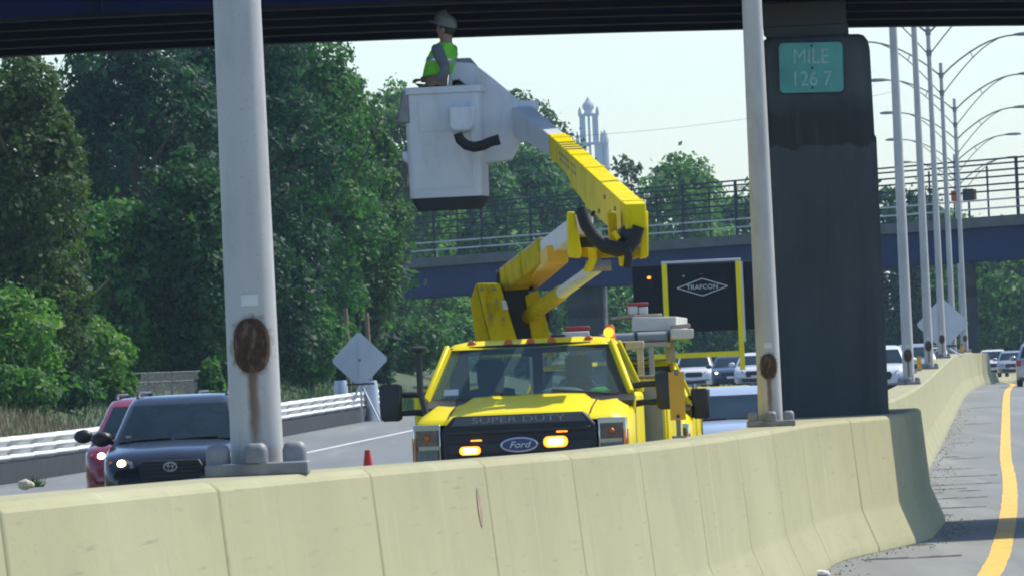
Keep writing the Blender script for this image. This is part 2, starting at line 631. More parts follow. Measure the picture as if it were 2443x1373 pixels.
YS = [y for y in np.concatenate([np.arange(-100, 140, 4), np.arange(140, 420, 6), np.arange(420, 880, 10)])]
strip('road_far_lanes', M_road_l, YS, -17.6, 0.0)
strip('road_near_lanes', M_road_r, YS, 0.0, 18.0, right=True)
b = MB()
vs, fs = [], []
for i, Y in enumerate(np.arange(30, 620, .8)):
    q = .016
    sh = .30 * min(max((160 - Y) / 85, 0), 1.2) ** 1.5
    vs += [road_pt(Y, 1.80 + sh + q * noise.noise(Vector((Y * .45, 0, 0))), .004, True), road_pt(Y, 2.02 + sh + q * noise.noise(Vector((Y * .5, 9, 0))), .004, True)]
    if i:
        fs.append((2*i-2, 2*i-1, 2*i+1, 2*i))
b.add(vs, fs)
struct(b.build('yellow_edge_line', M_yline))
strip('white_edge_line', M_wline, YS, -14.25, -14.10, .004)
strip('yellow_far_edge_line', M_yline, YS, -1.35, -1.20, .004)
for u in (-4.9, -9.5):
    b = MB()
    for y0 in np.arange(20, 560, 12.2):
        q = [road_pt(y0, u - .06, .004), road_pt(y0, u + .06, .004), road_pt(y0 + 3, u + .06, .004), road_pt(y0 + 3, u - .06, .004)]
        b.add(q, [(0, 1, 2, 3)])
    struct(b.build('white_lane_dashes', M_wline))
b = MB()
for y0 in np.arange(20, 560, 12.2):
    q = [road_pt(y0, 5.55, .004, True), road_pt(y0, 5.67, .004, True), road_pt(y0 + 3, 5.67, .004, True), road_pt(y0 + 3, 5.55, .004, True)]
    b.add(q, [(0, 1, 2, 3)])
struct(b.build('white_lane_dashes', M_wline))

# ground sheet to the horizon, bank on the left
gx = np.concatenate([np.linspace(-1600, -80, 12), np.linspace(-60, 60, 49), np.linspace(80, 1600, 12)])
gy = np.concatenate([np.linspace(-200, 0, 6), np.linspace(20, 700, 69), np.linspace(800, 5000, 14)])


def ground_z(X, Y):
    u = X - MEDX(min(Y, 900))
    z = ROADZ(Y) - .45
    if u < -18.5:
        t = min((-18.5 - u) / 4.5, 1)
        t2 = min(max(-23 - u, 0) / 18, 1)
        z += .45 + (1.35 * t + 2.0 * t2 if Y < 900 else 0)
    elif u < -17:
        z += .45 * (-17 - u) / 1.5
    if u > 19:
        z += min((u - 19) / 40, 1) * 2.2
    if Y > 520:
        z += min((Y - 520) / 400, 1) * 3.0
    return z


b = MB()
nx, ny = len(gx), len(gy)
vs = [(X, Y, ground_z(X, Y) - (.02 if -30 < X < 60 else 0)) for Y in gy for X in gx]
fs = [(j*nx+i, j*nx+i+1, (j+1)*nx+i+1, (j+1)*nx+i) for j in range(ny-1) for i in range(nx-1)]
b.add(vs, fs)
struct(b.build('ground', M_ground, smooth=60))

def bulge_u(Y):
    def ss(a, c):
        t = min(max((Y - a) / (c - a), 0), 1)
        return t * t * (3 - 2 * t)
    return .78 * ss(84.5, 96.2) * (1 - ss(104.5, 112))


# cracks across the near lane
b = MB()
rc = random.Random(5)
for Y in (86, 92.0, 108.5, 113.5, 117, 121, 126, 129, 133, 141, 150, 163, 185, 214, 247):
    u = rc.uniform(.55, .9)
    L = rc.uniform(.4, 1.2)
    pts = [(u + L * i / 9, Y + .12 * noise.noise(Vector((i * .7, Y, 0)))) for i in range(10)]
    for (ua, ya), (ub, yb) in zip(pts, pts[1:]):
        wd = rc.uniform(.25, .8)
        b.add([road_pt(ya, ua, .003, True), road_pt(yb, ub, .003, True), road_pt(yb + wd, ub, .003, True), road_pt(ya + wd, ua, .003, True)], [(0, 1, 2, 3)])
struct(b.build('road_cracks', M_tar_shadow), 'stuff')
b = MB()
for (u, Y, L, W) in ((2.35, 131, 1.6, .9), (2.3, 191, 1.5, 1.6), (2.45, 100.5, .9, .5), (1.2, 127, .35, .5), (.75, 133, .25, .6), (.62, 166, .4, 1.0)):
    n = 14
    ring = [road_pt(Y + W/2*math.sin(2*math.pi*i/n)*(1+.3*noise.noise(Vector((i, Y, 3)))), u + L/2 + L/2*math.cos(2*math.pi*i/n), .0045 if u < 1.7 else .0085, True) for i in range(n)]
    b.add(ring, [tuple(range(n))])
struct(b.build('road_shadow_tar_patches', M_tar_shadow), 'stuff')  # dark stubs painted for post shadows past the yellow line, plus tar spots


g = random.Random(12)
b = MB()
for i in range(900):
    Y = 55 + 190 * g.random() ** 1.5
    u = .53 + bulge_u(Y) + abs(g.gauss(0, .22))
    p = road_pt(Y, u, 0, True)
    r = g.uniform(.005, .017)
    o3 = [Vector((g.uniform(-r, r), g.uniform(-r, r) * 2, 0)) for _ in range(3)]
    b.add([p + o3[0] + Vector((r, 0, 0)), p + o3[1] + Vector((-r, r, 0)), p + o3[2] + Vector((0, -r, 0)), p + Vector((0, 0, r * 1.3))], [(0, 1, 3), (1, 2, 3), (2, 0, 3)])
struct(b.build('gravel', mat('road_grit', (.24, .21, .16), .95, var=.5, scale=20)), 'stuff')


# ------------------------------------------------------------------ median barrier
def bulge(Y):
    def ss(a, c):
        t = min(max((Y - a) / (c - a), 0), 1)
        return t * t * (3 - 2 * t)
    return .78 * ss(84.5, 96.2) * (1 - ss(104.5, 112)) + .75 * ss(372, 386) * (1 - ss(398, 408))


def barrier_ring(Y):
    e = bulge(Y)
    f = e * .45
    n = medn(Y)
    c = Vector((MEDX(Y), Y, ROADZ(Y)))
    prof = [(-.52 - f, -.02), (-.50 - f, .08), (-.38 - f, .36), (-.27 - f, 1.06), (-.24 - f, 1.10), (.24 + e, 1.10), (.27 + e, 1.06),
            (.35 + e, .14), (.37 + e, .08), (.49 + e, -.22), (.51 + e, -.27), (.52 + e, -DROP - .02)]
    return [c + n * x + Vector((0, 0, z)) for x, z in prof]


barrier = thing('concrete_barrier', 'long cream concrete median barrier with flared foot between the two roads', 'barrier', (MEDX(28.6), 28.6, ROADZ(28.6)))
y = 28.6 - 6.1 * 5
while y < 700:
    b = MB()
    ys = np.linspace(y + .03, y + 6.07, 4 if not (78 < y < 116 or 366 < y < 410) else 9)
    b.rings([barrier_ring(v) for v in ys])
    o = b.build('barrier_segment', M_barrier, barrier, world=True, smooth=25, bevel=.03 if y < 110 else 0)
    y += 6.1
# dark mortar core seen through the joints
b = MB()
cs = []
for Y in np.arange(1, 420, 3.0):
    r = barrier_ring(Y)
    cc = sum(r, Vector()) / len(r)
    cs.append([p + (cc - p) * .10 for p in r])
b.rings(cs)
b.build('joint_filler', mat('joint_mortar', (.05, .047, .04), .95), barrier, world=True)
# spalled patch with rusty brown scar on the near face
def face_pt(Y, t, off=.004):
    r = barrier_ring(Y)
    return r[6] + (r[7] - r[6]) * t + medn(Y) * off
b = MB()
n = 16
ring = []
for i in range(n):
    a = 2 * math.pi * i / n
    ring.append(face_pt(46.25 + .11 * math.cos(a) * (1 + .4 * noise.noise(Vector((i, 0, 0)))), .24 + .12 * math.sin(a) * (1 + .3 * noise.noise(Vector((i, 5, 0))))))
b.add(ring, [tuple(range(n))])
b.build('spalled_patch', mat('spall_brown', (.30, .22, .15), .95, var=.3, scale=20), barrier, world=True)


# ------------------------------------------------------------------ lamp posts on the barrier
def make_lamp():
    r = thing('lamp_post', '', 'street lamp', (0, 0, 0), 0, 'double armed lamp posts standing on the median barrier')
    H = 10.6
    b = MB()
    n = 24
    zs = [.06, .5, 1.5, 3, 5, 7, 9, H]
    b.rings([[(rad * math.cos(2*math.pi*j/n), rad * math.sin(2*math.pi*j/n), z) for j in range(n)] for z, rad in [(z, .121 - .0055 * z) for z in zs]])
    b.build('pole', M_pole, r, smooth=40)
    MB().box(-.235, .235, -.235, .235, .0, .06).build('base_plate', M_greysteel, r, bevel=.008)
    for ax, ay in ((-.175, -.12), (0, -.19), (.175, -.12), (0, .175)):
        b = MB()
        b.rings([rrect(ax, ay, z, hw, hw, hw * .6) for z, hw in ((.06, .055), (.115, .055), (.14, .046), (.15, .03))])
        b.build('anchor_cover', M_greysteel, r, smooth=40)
    b = MB()
    n = 24
    def oval(yo, k):
        out = []
        for j in range(n):
            a = 2*math.pi*j/n
            x = .083 * k * math.copysign(abs(math.cos(a)) ** .8, math.cos(a))
            z = .595 + .125 * k * math.copysign(abs(math.sin(a)) ** .8, math.sin(a))
            out.append((x, -math.sqrt(max(.118 ** 2 - x * x, 0)) - yo, z))
        return out
    b.rings([oval(-.02, 1), oval(.014, 1), oval(.018, .85)])
    b.build('hand_hole_cover', M_rust, r, smooth=40)
    b = MB()
    b.grid(lambda s, t: ((s - .5) * .078, -math.sqrt(.1215 ** 2 - ((s - .5) * .078) ** 2), .775 + t * .052), 4, 1)
    b.build('identity_plate', M_alu, r, solid=.003)
    for sgn in (-1, 1):
        pts = []
        for i in range(9):
            t = i / 8
            pts.append((sgn * (.05 + 2.75 * t), 0, 10.15 + 1.35 * math.sin(t * math.pi / 2) ** .9))
        arm = MB().tube(pts, .035, 6).build('arm', M_arm, r, smooth=60)
        pts2 = [(sgn * (.06 + 2.1 * t), 0, 9.5 + 1.90 * math.sin(t * math.pi / 2 * .8) / math.sin(math.pi / 2 * .8)) for t in [i / 7 for i in range(8)]]
        MB().tube(pts2, .022, 5).build('brace', M_arm, arm, smooth=60)
        MB().tube([(sgn * 1.20, 0, 10.72), (sgn * 1.08, 0, 11.0)], .018, 5).build('strut', M_arm, arm)
        b = MB()
        b.rings([[(sgn * (2.7 + xx), yy * wd, 11.50 + zz * ht) for yy, zz in ((-1, 0), (-.6, 1), (.6, 1), (1, 0), (.7, -.6), (-.7, -.6))]
                 for xx, wd, ht in ((0, .05, .04), (.25, .13, .08), (.6, .14, .09), (.85, .06, .05))])
        b.build('luminaire', M_arm, arm, smooth=40)
    for z in (10.15, 9.5):
        MB().tube([(0, 0, z - .1), (0, 0, z + .1)], .085, 12).build('collar', M_greysteel, r)
    return r


LAMP_TEXT = {
    38.4: 'nearest thick grey lamp post with large rusty oval hand hole cover',
    83: 'grey lamp post with rust streak standing in front of the dark bridge pier',
    172: 'first grey lamp post to the right of the dark bridge pier',
    217: 'second grey lamp post to the right of the dark bridge pier',
    261: 'third lamp post right of the pier, its joint just under the bridge',
    306: 'fourth lamp post right of the pier, carrying the highest arch in view',
    350: 'fifth lamp post right of the pier, carrying the second highest arch',
    395: 'sixth lamp post right of the pier, at the far overpass',
    439: 'seventh lamp post right of the pier, behind the far overpass',
    484: 'eighth and smallest lamp post right of the pier',
}
lamp0 = make_lamp()
for i, (Y, lab) in enumerate(LAMP_TEXT.items()):
    o = lamp0 if i == 0 else copy_tree(lamp0)
    o['label'] = lab
    o.location = (MEDX(Y), Y, ROADZ(Y) + 1.10)
    o.rotation_euler.z = -math.atan(MEDX(Y + .5) - MEDX(Y - .5)) * .6 if i > 1 else 0


# ------------------------------------------------------------------ overpass close by
OV_SK = .34                                    # skew: further away to the right
OV_Z0 = 5.90
ovp = thing('overpass', 'dark blue steel girder overpass crossing above the road close by', 'bridge', (0, 95, 0))
OVX0, OVX1 = -34, 30
OVS = [-34, -20, -9, -7.5, -6, -4.5, -3, -1.5, 0, 1.5, 3, 4.5, 6, 7.5, 9, 18, 30]


def ov_pt(X, dy, z):
    return Vector((X, 94.2 + dy + OV_SK * X * .9, z - .001 * X - .0018 * min(X * X, 80)))


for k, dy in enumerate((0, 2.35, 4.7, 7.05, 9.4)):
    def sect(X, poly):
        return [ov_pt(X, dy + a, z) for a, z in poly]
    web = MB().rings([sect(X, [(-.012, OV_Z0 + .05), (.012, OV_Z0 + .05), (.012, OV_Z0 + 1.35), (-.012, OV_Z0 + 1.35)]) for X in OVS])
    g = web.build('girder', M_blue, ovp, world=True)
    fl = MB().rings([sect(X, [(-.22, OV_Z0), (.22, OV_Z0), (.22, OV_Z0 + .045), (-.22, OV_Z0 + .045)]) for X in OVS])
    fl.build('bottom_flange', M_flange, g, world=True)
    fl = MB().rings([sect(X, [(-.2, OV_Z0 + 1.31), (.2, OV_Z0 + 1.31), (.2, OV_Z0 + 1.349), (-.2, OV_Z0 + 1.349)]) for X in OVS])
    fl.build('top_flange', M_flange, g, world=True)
    for X in np.arange(OVX0 + 1, OVX1, 2.2):
        if k in (0,):
            MB().rings([[ov_pt(X + a, dy + c, z) for a, c in ((-.008, -.17), (.008, -.17), (.008, -.013), (-.008, -.013))] for z in (OV_Z0 + .046, OV_Z0 + 1.3)]).build('stiffener', M_blue, g, world=True)
for X in np.arange(OVX0 + 2, OVX1, 5.5):
    for j in range(4):
        y0 = j * 2.35
        MB().rings([[ov_pt(X + a, y0 + .03, z) for a, z in ((-.04, OV_Z0 + .35), (.04, OV_Z0 + .35), (.04, OV_Z0 + .95), (-.04, OV_Z0 + .95))],
                    [ov_pt(X + a, y0 + 2.32, z) for a, z in ((-.04, OV_Z0 + .35), (.04, OV_Z0 + .35), (.04, OV_Z0 + .95), (-.04, OV_Z0 + .95))]]).build('cross_frame', M_blue, ovp, world=True)
MB().rings([[ov_pt(X, a, z) for a, z in ((-1.0, OV_Z0 + 1.352), (10.4, OV_Z0 + 1.352), (10.4, OV_Z0 + 1.62), (-1.0, OV_Z0 + 1.62))] for X in OVS]).build('deck', M_deck, ovp, world=True)
for a0, a1 in ((-1.0, -.7), (10.1, 10.4)):
    MB().rings([[ov_pt(X, a, z) for a, z in ((a0, OV_Z0 + 1.622), (a1, OV_Z0 + 1.622), (a1, OV_Z0 + 2.6), (a0, OV_Z0 + 2.6))] for X in OVS]).build('parapet', M_deck, ovp, world=True)

# pier under it
def plan_pier(z, hw=.665, y0=0, y1=7.6, ch=.10):
    return [Vector((x, yy, z)) for x, yy in ((-hw + ch, y0), (hw - ch, y0), (hw, y0 + ch), (hw, y1 - ch), (hw - ch, y1), (-hw + ch, y1), (-hw, y1 - ch), (-hw, y0 + ch))]


pbase = at(1973, 990, 96.0)
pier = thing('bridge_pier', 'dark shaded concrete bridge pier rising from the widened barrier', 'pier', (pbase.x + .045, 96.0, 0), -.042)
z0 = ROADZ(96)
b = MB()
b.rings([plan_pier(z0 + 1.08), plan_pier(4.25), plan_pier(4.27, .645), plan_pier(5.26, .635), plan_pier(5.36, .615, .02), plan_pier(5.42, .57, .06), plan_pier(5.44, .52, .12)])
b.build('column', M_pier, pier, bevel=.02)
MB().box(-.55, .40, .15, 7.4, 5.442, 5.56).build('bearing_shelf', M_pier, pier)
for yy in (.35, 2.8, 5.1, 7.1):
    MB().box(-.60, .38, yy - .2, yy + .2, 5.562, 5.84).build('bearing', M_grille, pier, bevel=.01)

# mile sign bolted on the pier
c = at(1934.5, 161, 95.9)
ms = thing('mile_sign', 'weathered teal green mile marker sign bolted high on the dark pier', 'sign', (c.x, 95.955, c.z - .28), R(0))
ms.rotation_euler = (0, R(1.2), 0)
b = MB()
b.rings([[Vector((p.x, yy, p.y)) for p in rrect(0, .28, 0, .365, .285, .05)] for yy in (-.006, 0)])
b.build('sign_panel', M_mile, ms)
text('MILE', .24, 'lettering', M_mileletter, ms, (0.0, -.007, .40), width=.40, depth=.002)
text('126 7', .24, 'lettering', M_mileletter, ms, (0.0, -.007, .145), width=.43, depth=.002)
for zz in (.53, .275, .05):
    MB().tube([(0.01, -.006, zz), (0.01, -.02, zz)], .014, 10).build('bolt', M_black, ms)

# ------------------------------------------------------------------ far overpass with fence
P_r, P_l = at(2330, 620, 392), at(930, 712, 438)
f_dir = (P_r - P_l)
f_dir = f_dir / f_dir.x
XL, XR = P_l.x - 20, P_r.x + 45


def fb(X, z, off=0.0):
    q = P_l + f_dir * (X - P_l.x)
    return Vector((q.x, q.y + off, q.z + z))


far = thing('far_overpass', 'distant blue girder overpass with railings and tall mesh fence', 'bridge', (P_r.x, P_r.y, 0))
for off in (0, 2.4, 4.8, 7.2):
    MB().rings([[fb(X, z, off + a) for a, z in ((-.02, 0), (.02, 0), (.02, 1.5), (-.02, 1.5))] for X in (XL, XR)]).build('girder', M_farblue, far, world=True)
    MB().rings([[fb(X, z, off + a) for a, z in ((-.25, -.05), (.25, -.05), (.25, -.001), (-.25, -.001))] for X in (XL, XR)]).build('bottom_flange', M_farblue, far, world=True)
MB().rings([[fb(X, z, a) for a, z in ((-.7, 1.502), (8, 1.502), (8, 1.98), (-.7, 1.98))] for X in (XL, XR)]).build('deck', M_deck, far, world=True)
for z in (2.35, 2.75):
    MB().tube([fb(XL, z, -.6), fb(XR, z, -.6)], .045, 6).build('railing', M_galv, far, world=True)
X = XL
i = 0
while X < XR:
    tall = i % 2 == 0
    MB().beam(fb(X, 1.98, -.55), fb(X, 4.62 if tall else 4.3, -.55), .15 if tall else .09, .15 if tall else .09, up=(0, 1, 0)).build('fence_post', M_fence, far, world=True)
    X += 1.25
    i += 1
for z in (3.15, 3.45, 3.8, 4.1, 4.4, 4.62):
    MB().tube([fb(XL, z, -.5), fb(XR, z, -.5)], .042, 5).build('fence_wire', M_fence, far, world=True)
pf = at(2325, 880, 392)
fp = thing('far_bridge_pier', 'slim dark pier holding up the distant overpass', 'pier', (MEDX(393), 393, 0), -.05)
fp.location.x = pf.x
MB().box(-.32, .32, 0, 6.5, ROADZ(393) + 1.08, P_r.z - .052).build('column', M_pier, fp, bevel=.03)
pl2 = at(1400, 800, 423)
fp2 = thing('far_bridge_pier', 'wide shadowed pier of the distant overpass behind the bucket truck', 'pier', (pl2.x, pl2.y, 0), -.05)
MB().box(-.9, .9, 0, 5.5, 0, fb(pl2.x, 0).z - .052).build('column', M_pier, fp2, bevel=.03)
# bits of road works on the far bridge
q = fb(at(2309, 465, 395).x, 1.985, 2.2)
cab = thing('traffic_box', 'small dark equipment box with orange side standing on the far overpass', 'box', q)
MB().box(-.28, .24, -.3, .3, .85, 1.4).build('housing', M_black, cab, bevel=.04)
MB().box(-.05, .05, -.05, .05, 0, .848).build('post', M_fence, cab)
MB().box(.245, .36, -.25, .25, .87, 1.36).build('orange_panel', M_amber_lens, cab)
q = fb(at(2274, 465, 395).x, 1.985, 1.2)
dr = thing('warning_board', 'small orange board on a stake behind the far overpass railings', 'sign', q)
MB().box(-.13, .13, -.02, .02, .85, 1.35).build('board', M_amber_lens, dr, bevel=.01)
MB().box(-.03, .03, .022, .06, 0, 1.3).build('stake', M_fence, dr)

# ------------------------------------------------------------------ guard rail on the far side
gr = thing('guard_rail', 'pale ribbed steel guard rail on dark kerb along the outer bend', 'guard rail', road_pt(160, -17.7))


def rail_prof(h0):
    pts = []
    for k in range(25):
        t = k / 24
        pts.append((.045 * math.cos(t * 6 * math.pi), h0 + .50 * t))
    return pts


prof = rail_prof(.42)
Y = 140.0
while Y < 266:
    b = MB()
    ya, yb = Y + .0, Y + 3.97
    def row(yv):
        n = medn(yv)
        return [road_pt(yv, -17.7 + .06 - a) + Vector((0, 0, z)) for a, z in prof]
    r0, r1 = row(ya), row(yb)
    n = len(r0)
    b.add(r0 + r1, [(i, i + 1, n + i + 1, n + i) for i in range(n - 1)])
    b.build('rail_panel', M_galv, gr, world=True, smooth=60, solid=.008)
    p = road_pt(Y + .1, -17.87)
    MB().box(p.x - .07, p.x + .07, p.y - .05, p.y + .05, p.z - .1, p.z + .86).build('post', M_trunkpole, gr, world=True)
    Y += 4
b = MB()
b.rings([[road_pt(v, -17.62) + Vector((0, 0, -.02)), road_pt(v, -17.55) + Vector((0, 0, .40)), road_pt(v, -17.85) + Vector((0, 0, .40)), road_pt(v, -17.9) + Vector((0, 0, -.02))] for v in np.arange(138, 268, 5)])
b.build('kerb_wall', mat('dark_kerb', (.030, .034, .038), .9, var=.3, scale=2), gr, world=True)

# chain link fence behind the rail
M_link = mat('dull_fence_wire', (.16, .17, .175), .6, .2, var=.2)
cf = thing('chain_link_fence', 'low grey chain link fence at the foot of the dark trees', 'fence', at(390, 930, 226))
fa, fbp = at(296, 935, 226), at(520, 925, 234)
for i in range(5):
    q = fa.lerp(fbp, i / 4)
    MB().tube([(q.x, q.y, q.z - .9), (q.x, q.y, q.z + .52)], .03, 6).build('post', M_link, cf, world=True)
for dz in (.5, .25, -.2):
    MB().tube([fa + Vector((0, 0, dz)), fbp + Vector((0, 0, dz))], .012, 4).build('wire', M_link, cf, world=True)
b = MB()
for i in range(60):
    t = i / 60
    q0, q1 = fa.lerp(fbp, t), fa.lerp(fbp, min(t + .2, 1))
    b.tube([q0 + Vector((0, 0, -.9)), q1 + Vector((0, 0, .5))], .004, 3, False)
    b.tube([q1 + Vector((0, 0, -.9)), q0 + Vector((0, 0, .5))], .004, 3, False)
struct(b.build('mesh_panel', M_link, cf, world=True), 'stuff')


# ================================================================== TREES
def crown_mesh(name, seed, wd, h, leaf, leaves, m, gap=1.0):
    """crown wd wide and h tall, base at 0: leaf blades gathered in clumps round an uneven crown"""
    g = np.random.default_rng(seed)
    lr = .155 * min(wd, h) ** .75 * 1.25
    n = int(np.clip(1.5 * wd * h / lr ** 2 * gap, 26, 150))
    p = g.normal(size=(n, 3))
    p /= np.linalg.norm(p, axis=1)[:, None]
    p *= g.uniform(.45, 1.0, n)[:, None] ** .5
    rs = lr * g.uniform(.6, 1.45, n)
    fl = 1 - .20 * np.clip(p[:, 2], 0, 1)
    cs = np.stack([p[:, 0] * (wd / 2 - lr * .8) * fl, p[:, 1] * (wd / 2 - lr * .8) * fl, h / 2 + p[:, 2] * (h / 2 - lr * .75)], axis=1)
    wgt = rs ** 2
    idx = g.choice(n, leaves, p=wgt / wgt.sum())
    dv = g.normal(size=(leaves, 3))
    dv[:, 2] = dv[:, 2] * .8 + .3
    dv /= np.linalg.norm(dv, axis=1)[:, None]
    sq = np.array([1.0, 1.0, .72])
    pos = cs[idx] + dv * sq * (rs[idx] * g.uniform(.5, 1.08, leaves) ** .5)[:, None]
    k = int(leaves * .10)                         # loose sprays that break the outline
    tip = g.integers(0, n, k)
    d2 = g.normal(size=(k, 3))
    d2 /= np.linalg.norm(d2, axis=1)[:, None]
    pos[:k] = cs[tip] + d2 * (rs[tip] * g.uniform(.9, 1.4, k))[:, None]
    nrm = dv + g.normal(size=(leaves, 3)) * .55 + np.array([0, 0, .3])
    nrm /= np.linalg.norm(nrm, axis=1)[:, None]
    t = np.cross(nrm, g.normal(size=(leaves, 3)))
    t /= np.linalg.norm(t, axis=1)[:, None]
    bt = np.cross(nrm, t)
    sz = leaf * np.exp(g.normal(-.12, .42, leaves))[:, None]
    a, c2 = t * sz, bt * sz * .62
    V = np.stack([pos - a, pos + c2 - a * .1, pos + a, pos - c2 - a * .1], axis=1).reshape(-1, 3)
    me = bpy.data.meshes.new(name)
    me.vertices.add(leaves * 4)
    me.vertices.foreach_set('co', V.astype(np.float32).ravel())
    me.loops.add(leaves * 4)
    me.loops.foreach_set('vertex_index', np.arange(leaves * 4, dtype=np.int32))
    me.polygons.add(leaves)
    me.polygons.foreach_set('loop_start', np.arange(0, leaves * 4, 4, dtype=np.int32))
    me.update(calc_edges=True)
    me.materials.append(m)
    return me


def trunk_mesh(name, seed):
    g = random.Random(seed)
    b = MB()
    pts = [(g.uniform(-.02, .02) * i, g.uniform(-.02, .02) * i, -.1 + .25 * i) for i in range(5)]
    b.tube(pts, [.035, .028, .024, .018, .008], 8)
    for i in range(7):
        z = g.uniform(.3, .7)
        a = g.uniform(0, 6.28)
        r = g.uniform(.2, .38)
        b.tube([(0, 0, z), (math.cos(a) * r * .5, math.sin(a) * r * .5, z + .1), (math.cos(a) * r, math.sin(a) * r, z + g.uniform(.12, .28))], [.014, .009, .003], 5)
    o = b.build(name, M_bark, smooth=60)
    me = o.data
    bpy.data.objects.remove(o)
    return me


LEAF = {'a': M_leafA, 'b': M_leafB, 'c': M_leafC, 'd': M_leafA, 'e': M_leafB, 's': M_leafC}
TRUNK = [trunk_mesh('trunk', s) for s in (1, 2, 3)]
tree_no = 0


def tree(label, x, ytop, wpx, Y, kind, tint=(1, 1, 1), group='trees along the outer side of the road', low=.16, name='tree', cat='tree', zb=None, deep=None):
    """tree whose crown is centred on photo column x, reaching row ytop, wpx photo pixels wide, standing at depth Y"""
    global tree_no
    top = at(x, ytop, Y)
    zg = ground_z(top.x, Y) if zb is None else zb
    h = top.z - zg
    wd = wpx * Y / FPX
    r = thing(name, label, cat, (top.x, Y, zg), random.uniform(0, 6.28), group)
    t = bpy.data.objects.new('trunk', TRUNK[tree_no % 3])
    col.objects.link(t)
    t.parent = r
    t.scale = (h * .75, h * .75, h * .85)
    ch = h * (1 - low)
    back = 'second row' in label
    leaf = (9.0 if back else 5.6) * Y / FPX + .010
    cnt = int(np.clip(2.2 * 2.6 * wd * ch / (1.24 * leaf ** 2), 3000, 14000 if back else 42000))
    if not back:
        leaf = max(leaf, math.sqrt(2.2 * 2.6 * wd * ch / (1.24 * cnt)) * .82)
    if kind == 's':
        cnt = int(cnt * .3)
    k = bpy.data.objects.new('crown', crown_mesh('crown', 100 + tree_no, wd * 1.04, ch, leaf, cnt, LEAF[kind], .5 if kind == 's' else 1))
    col.objects.link(k)
    k.parent = r
    k.location = (0, 0, h * low)
    k.color = (*tint, 1)
    tree_no += 1
    return r


# near left
tree('tall leafy tree at the left picture edge with yellow green sunlit leaves', 40, 85, 330, 210, 'c', (1.15, 1.15, .9), low=.06)
tree('low bright green shrub tree below the tall left edge tree', 10, 670, 330, 206, 'b', (2.2, 2.0, 1.3), low=.02)
tree('rounded bright green bush left of the dark car roof', 190, 740, 250, 224, 'b', (2.1, 1.85, 1.2), low=.02)
tree('narrow olive tree leaning out beside the left edge tree', 125, 400, 170, 216, 'c', low=.04)
tree('medium green tree with pointed crown above the red car', 270, 450, 300, 236, 'b', (1.5, 1.6, 1.3), low=.04)
tree('wide dark green bush hanging over the chain link fence', 360, 670, 260, 243, 'a', (1.2, 1.2, 1.1), low=.03)
for x, yt, wp, Y, kd, tn, lab in ((20, 865, 260, 202.5, 'b', (1.7, 1.6, 1.2), 'leafy shrub at the foot of the left edge tree above dry grass'), (150, 885, 190, 214, 'a', (1.5, 1.5, 1.2), 'dark shrub between the two bright bushes above dry grass'),
                                  (255, 860, 150, 225, 'b', (1.5, 1.5, 1.1), 'leafy shrub just left of the chain link fence end'), (330, 800, 230, 246, 'a', (.9, 1.0, 1.0), 'dark undergrowth right behind the chain link fence'), (470, 790, 250, 250, 'a', (.8, .95, 1.0), 'dark undergrowth between chain link fence and nearest lamp post'),
                                  (700, 850, 190, 284, 'a', (1.0, 1.2, 1.0), 'shrub above the guard rail right of the nearest lamp post'), (800, 840, 140, 298, 'a', (.9, 1.05, 1.0), 'shrub in the shade left of the diamond sign')):
    tree(lab, x, yt, wp, Y, kd, tn, 'shrubs along the foot of the trees', low=-.06, name='shrub', cat='shrub')
# dark wall of trees
tree('huge dark green tree filling the upper left under the bridge', 310, 15, 500, 270, 'd', (.72, .92, 1.05), low=.04)
tree('tall dark tree directly behind the nearest lamp post', 560, -20, 470, 280, 'd', (.70, .9, 1.05), low=.04)
tree('tall green tree right of the nearest lamp post', 725, 20, 360, 296, 'e', (1.15, 1.35, 1.2), low=.04)
tree('broad tree with reddish tips sloping down towards the bucket', 815, 150, 290, 304, 'd', (2.4, 1.7, 1.2), low=.04)
tree('lower leafy tree reaching over the far bridge end', 815, 420, 220, 306, 'e', (1.5, 1.5, 1.1), low=.07)
tree('mid green tree behind the dark car and post', 440, 330, 280, 236, 'e', (.62, .78, .85), low=.05)
tree('shadowed tree low behind the nearest lamp post', 610, 540, 320, 262, 'd', (.8, .9, .95), low=.03)
tree('leafy shrub at the back of the guard rail beside the post', 735, 690, 170, 278, 'e', (1.1, 1.3, 1.1), low=.02)
tree('fresh green sapling beside the chain link fence', 500, 860, 70, 226, 'b', (1.2, 1.3, 1.1), low=.0, name='shrub', cat='shrub')
# far trees
FG = 'trees beyond the far overpass'
tree('hazy tree rising behind the white bucket', 950, 180, 270, 480, 'e', (2.3, 2.0, 1.7), FG)
tree('dense green tree behind the bucket base and far fence', 1080, 300, 340, 500, 'd', (2.3, 2.0, 1.7), FG)
tree('pale sparse tall tree above the white boom arm', 1250, 180, 210, 640, 's', (1, 1, 1), FG, low=.3)
tree('second sparse hazy tree above the yellow boom', 1345, 285, 200, 660, 's', (1, 1, 1), FG, low=.2)
tree('thick green tree behind the yellow boom', 1270, 330, 340, 520, 'd', (2.3, 2.0, 1.7), FG)
tree('airy pale treetop left of the round far tree', 1485, 360, 150, 640, 's', (1, 1, 1), FG, low=.2)
tree('rounded olive tree against the sky above the far fence', 1620, 355, 270, 560, 'e', (2.3, 2.0, 1.7), FG, low=.1)
tree('low olive tree between far fence and grey post', 1760, 430, 240, 580, 'd', (2.3, 2.0, 1.7), FG, low=.1)
tree('green tree low under the far bridge left of the turret', 1010, 640, 260, 470, 'e', (2.1, 1.9, 1.6), FG, low=.0)
tree('green tree under the far bridge behind the message board', 1480, 600, 330, 490, 'e', (2.1, 1.9, 1.6), FG, low=.0)
tree('distant green tree low behind the message board', 1740, 600, 330, 520, 'd', (2.1, 1.9, 1.6), FG, low=.0)
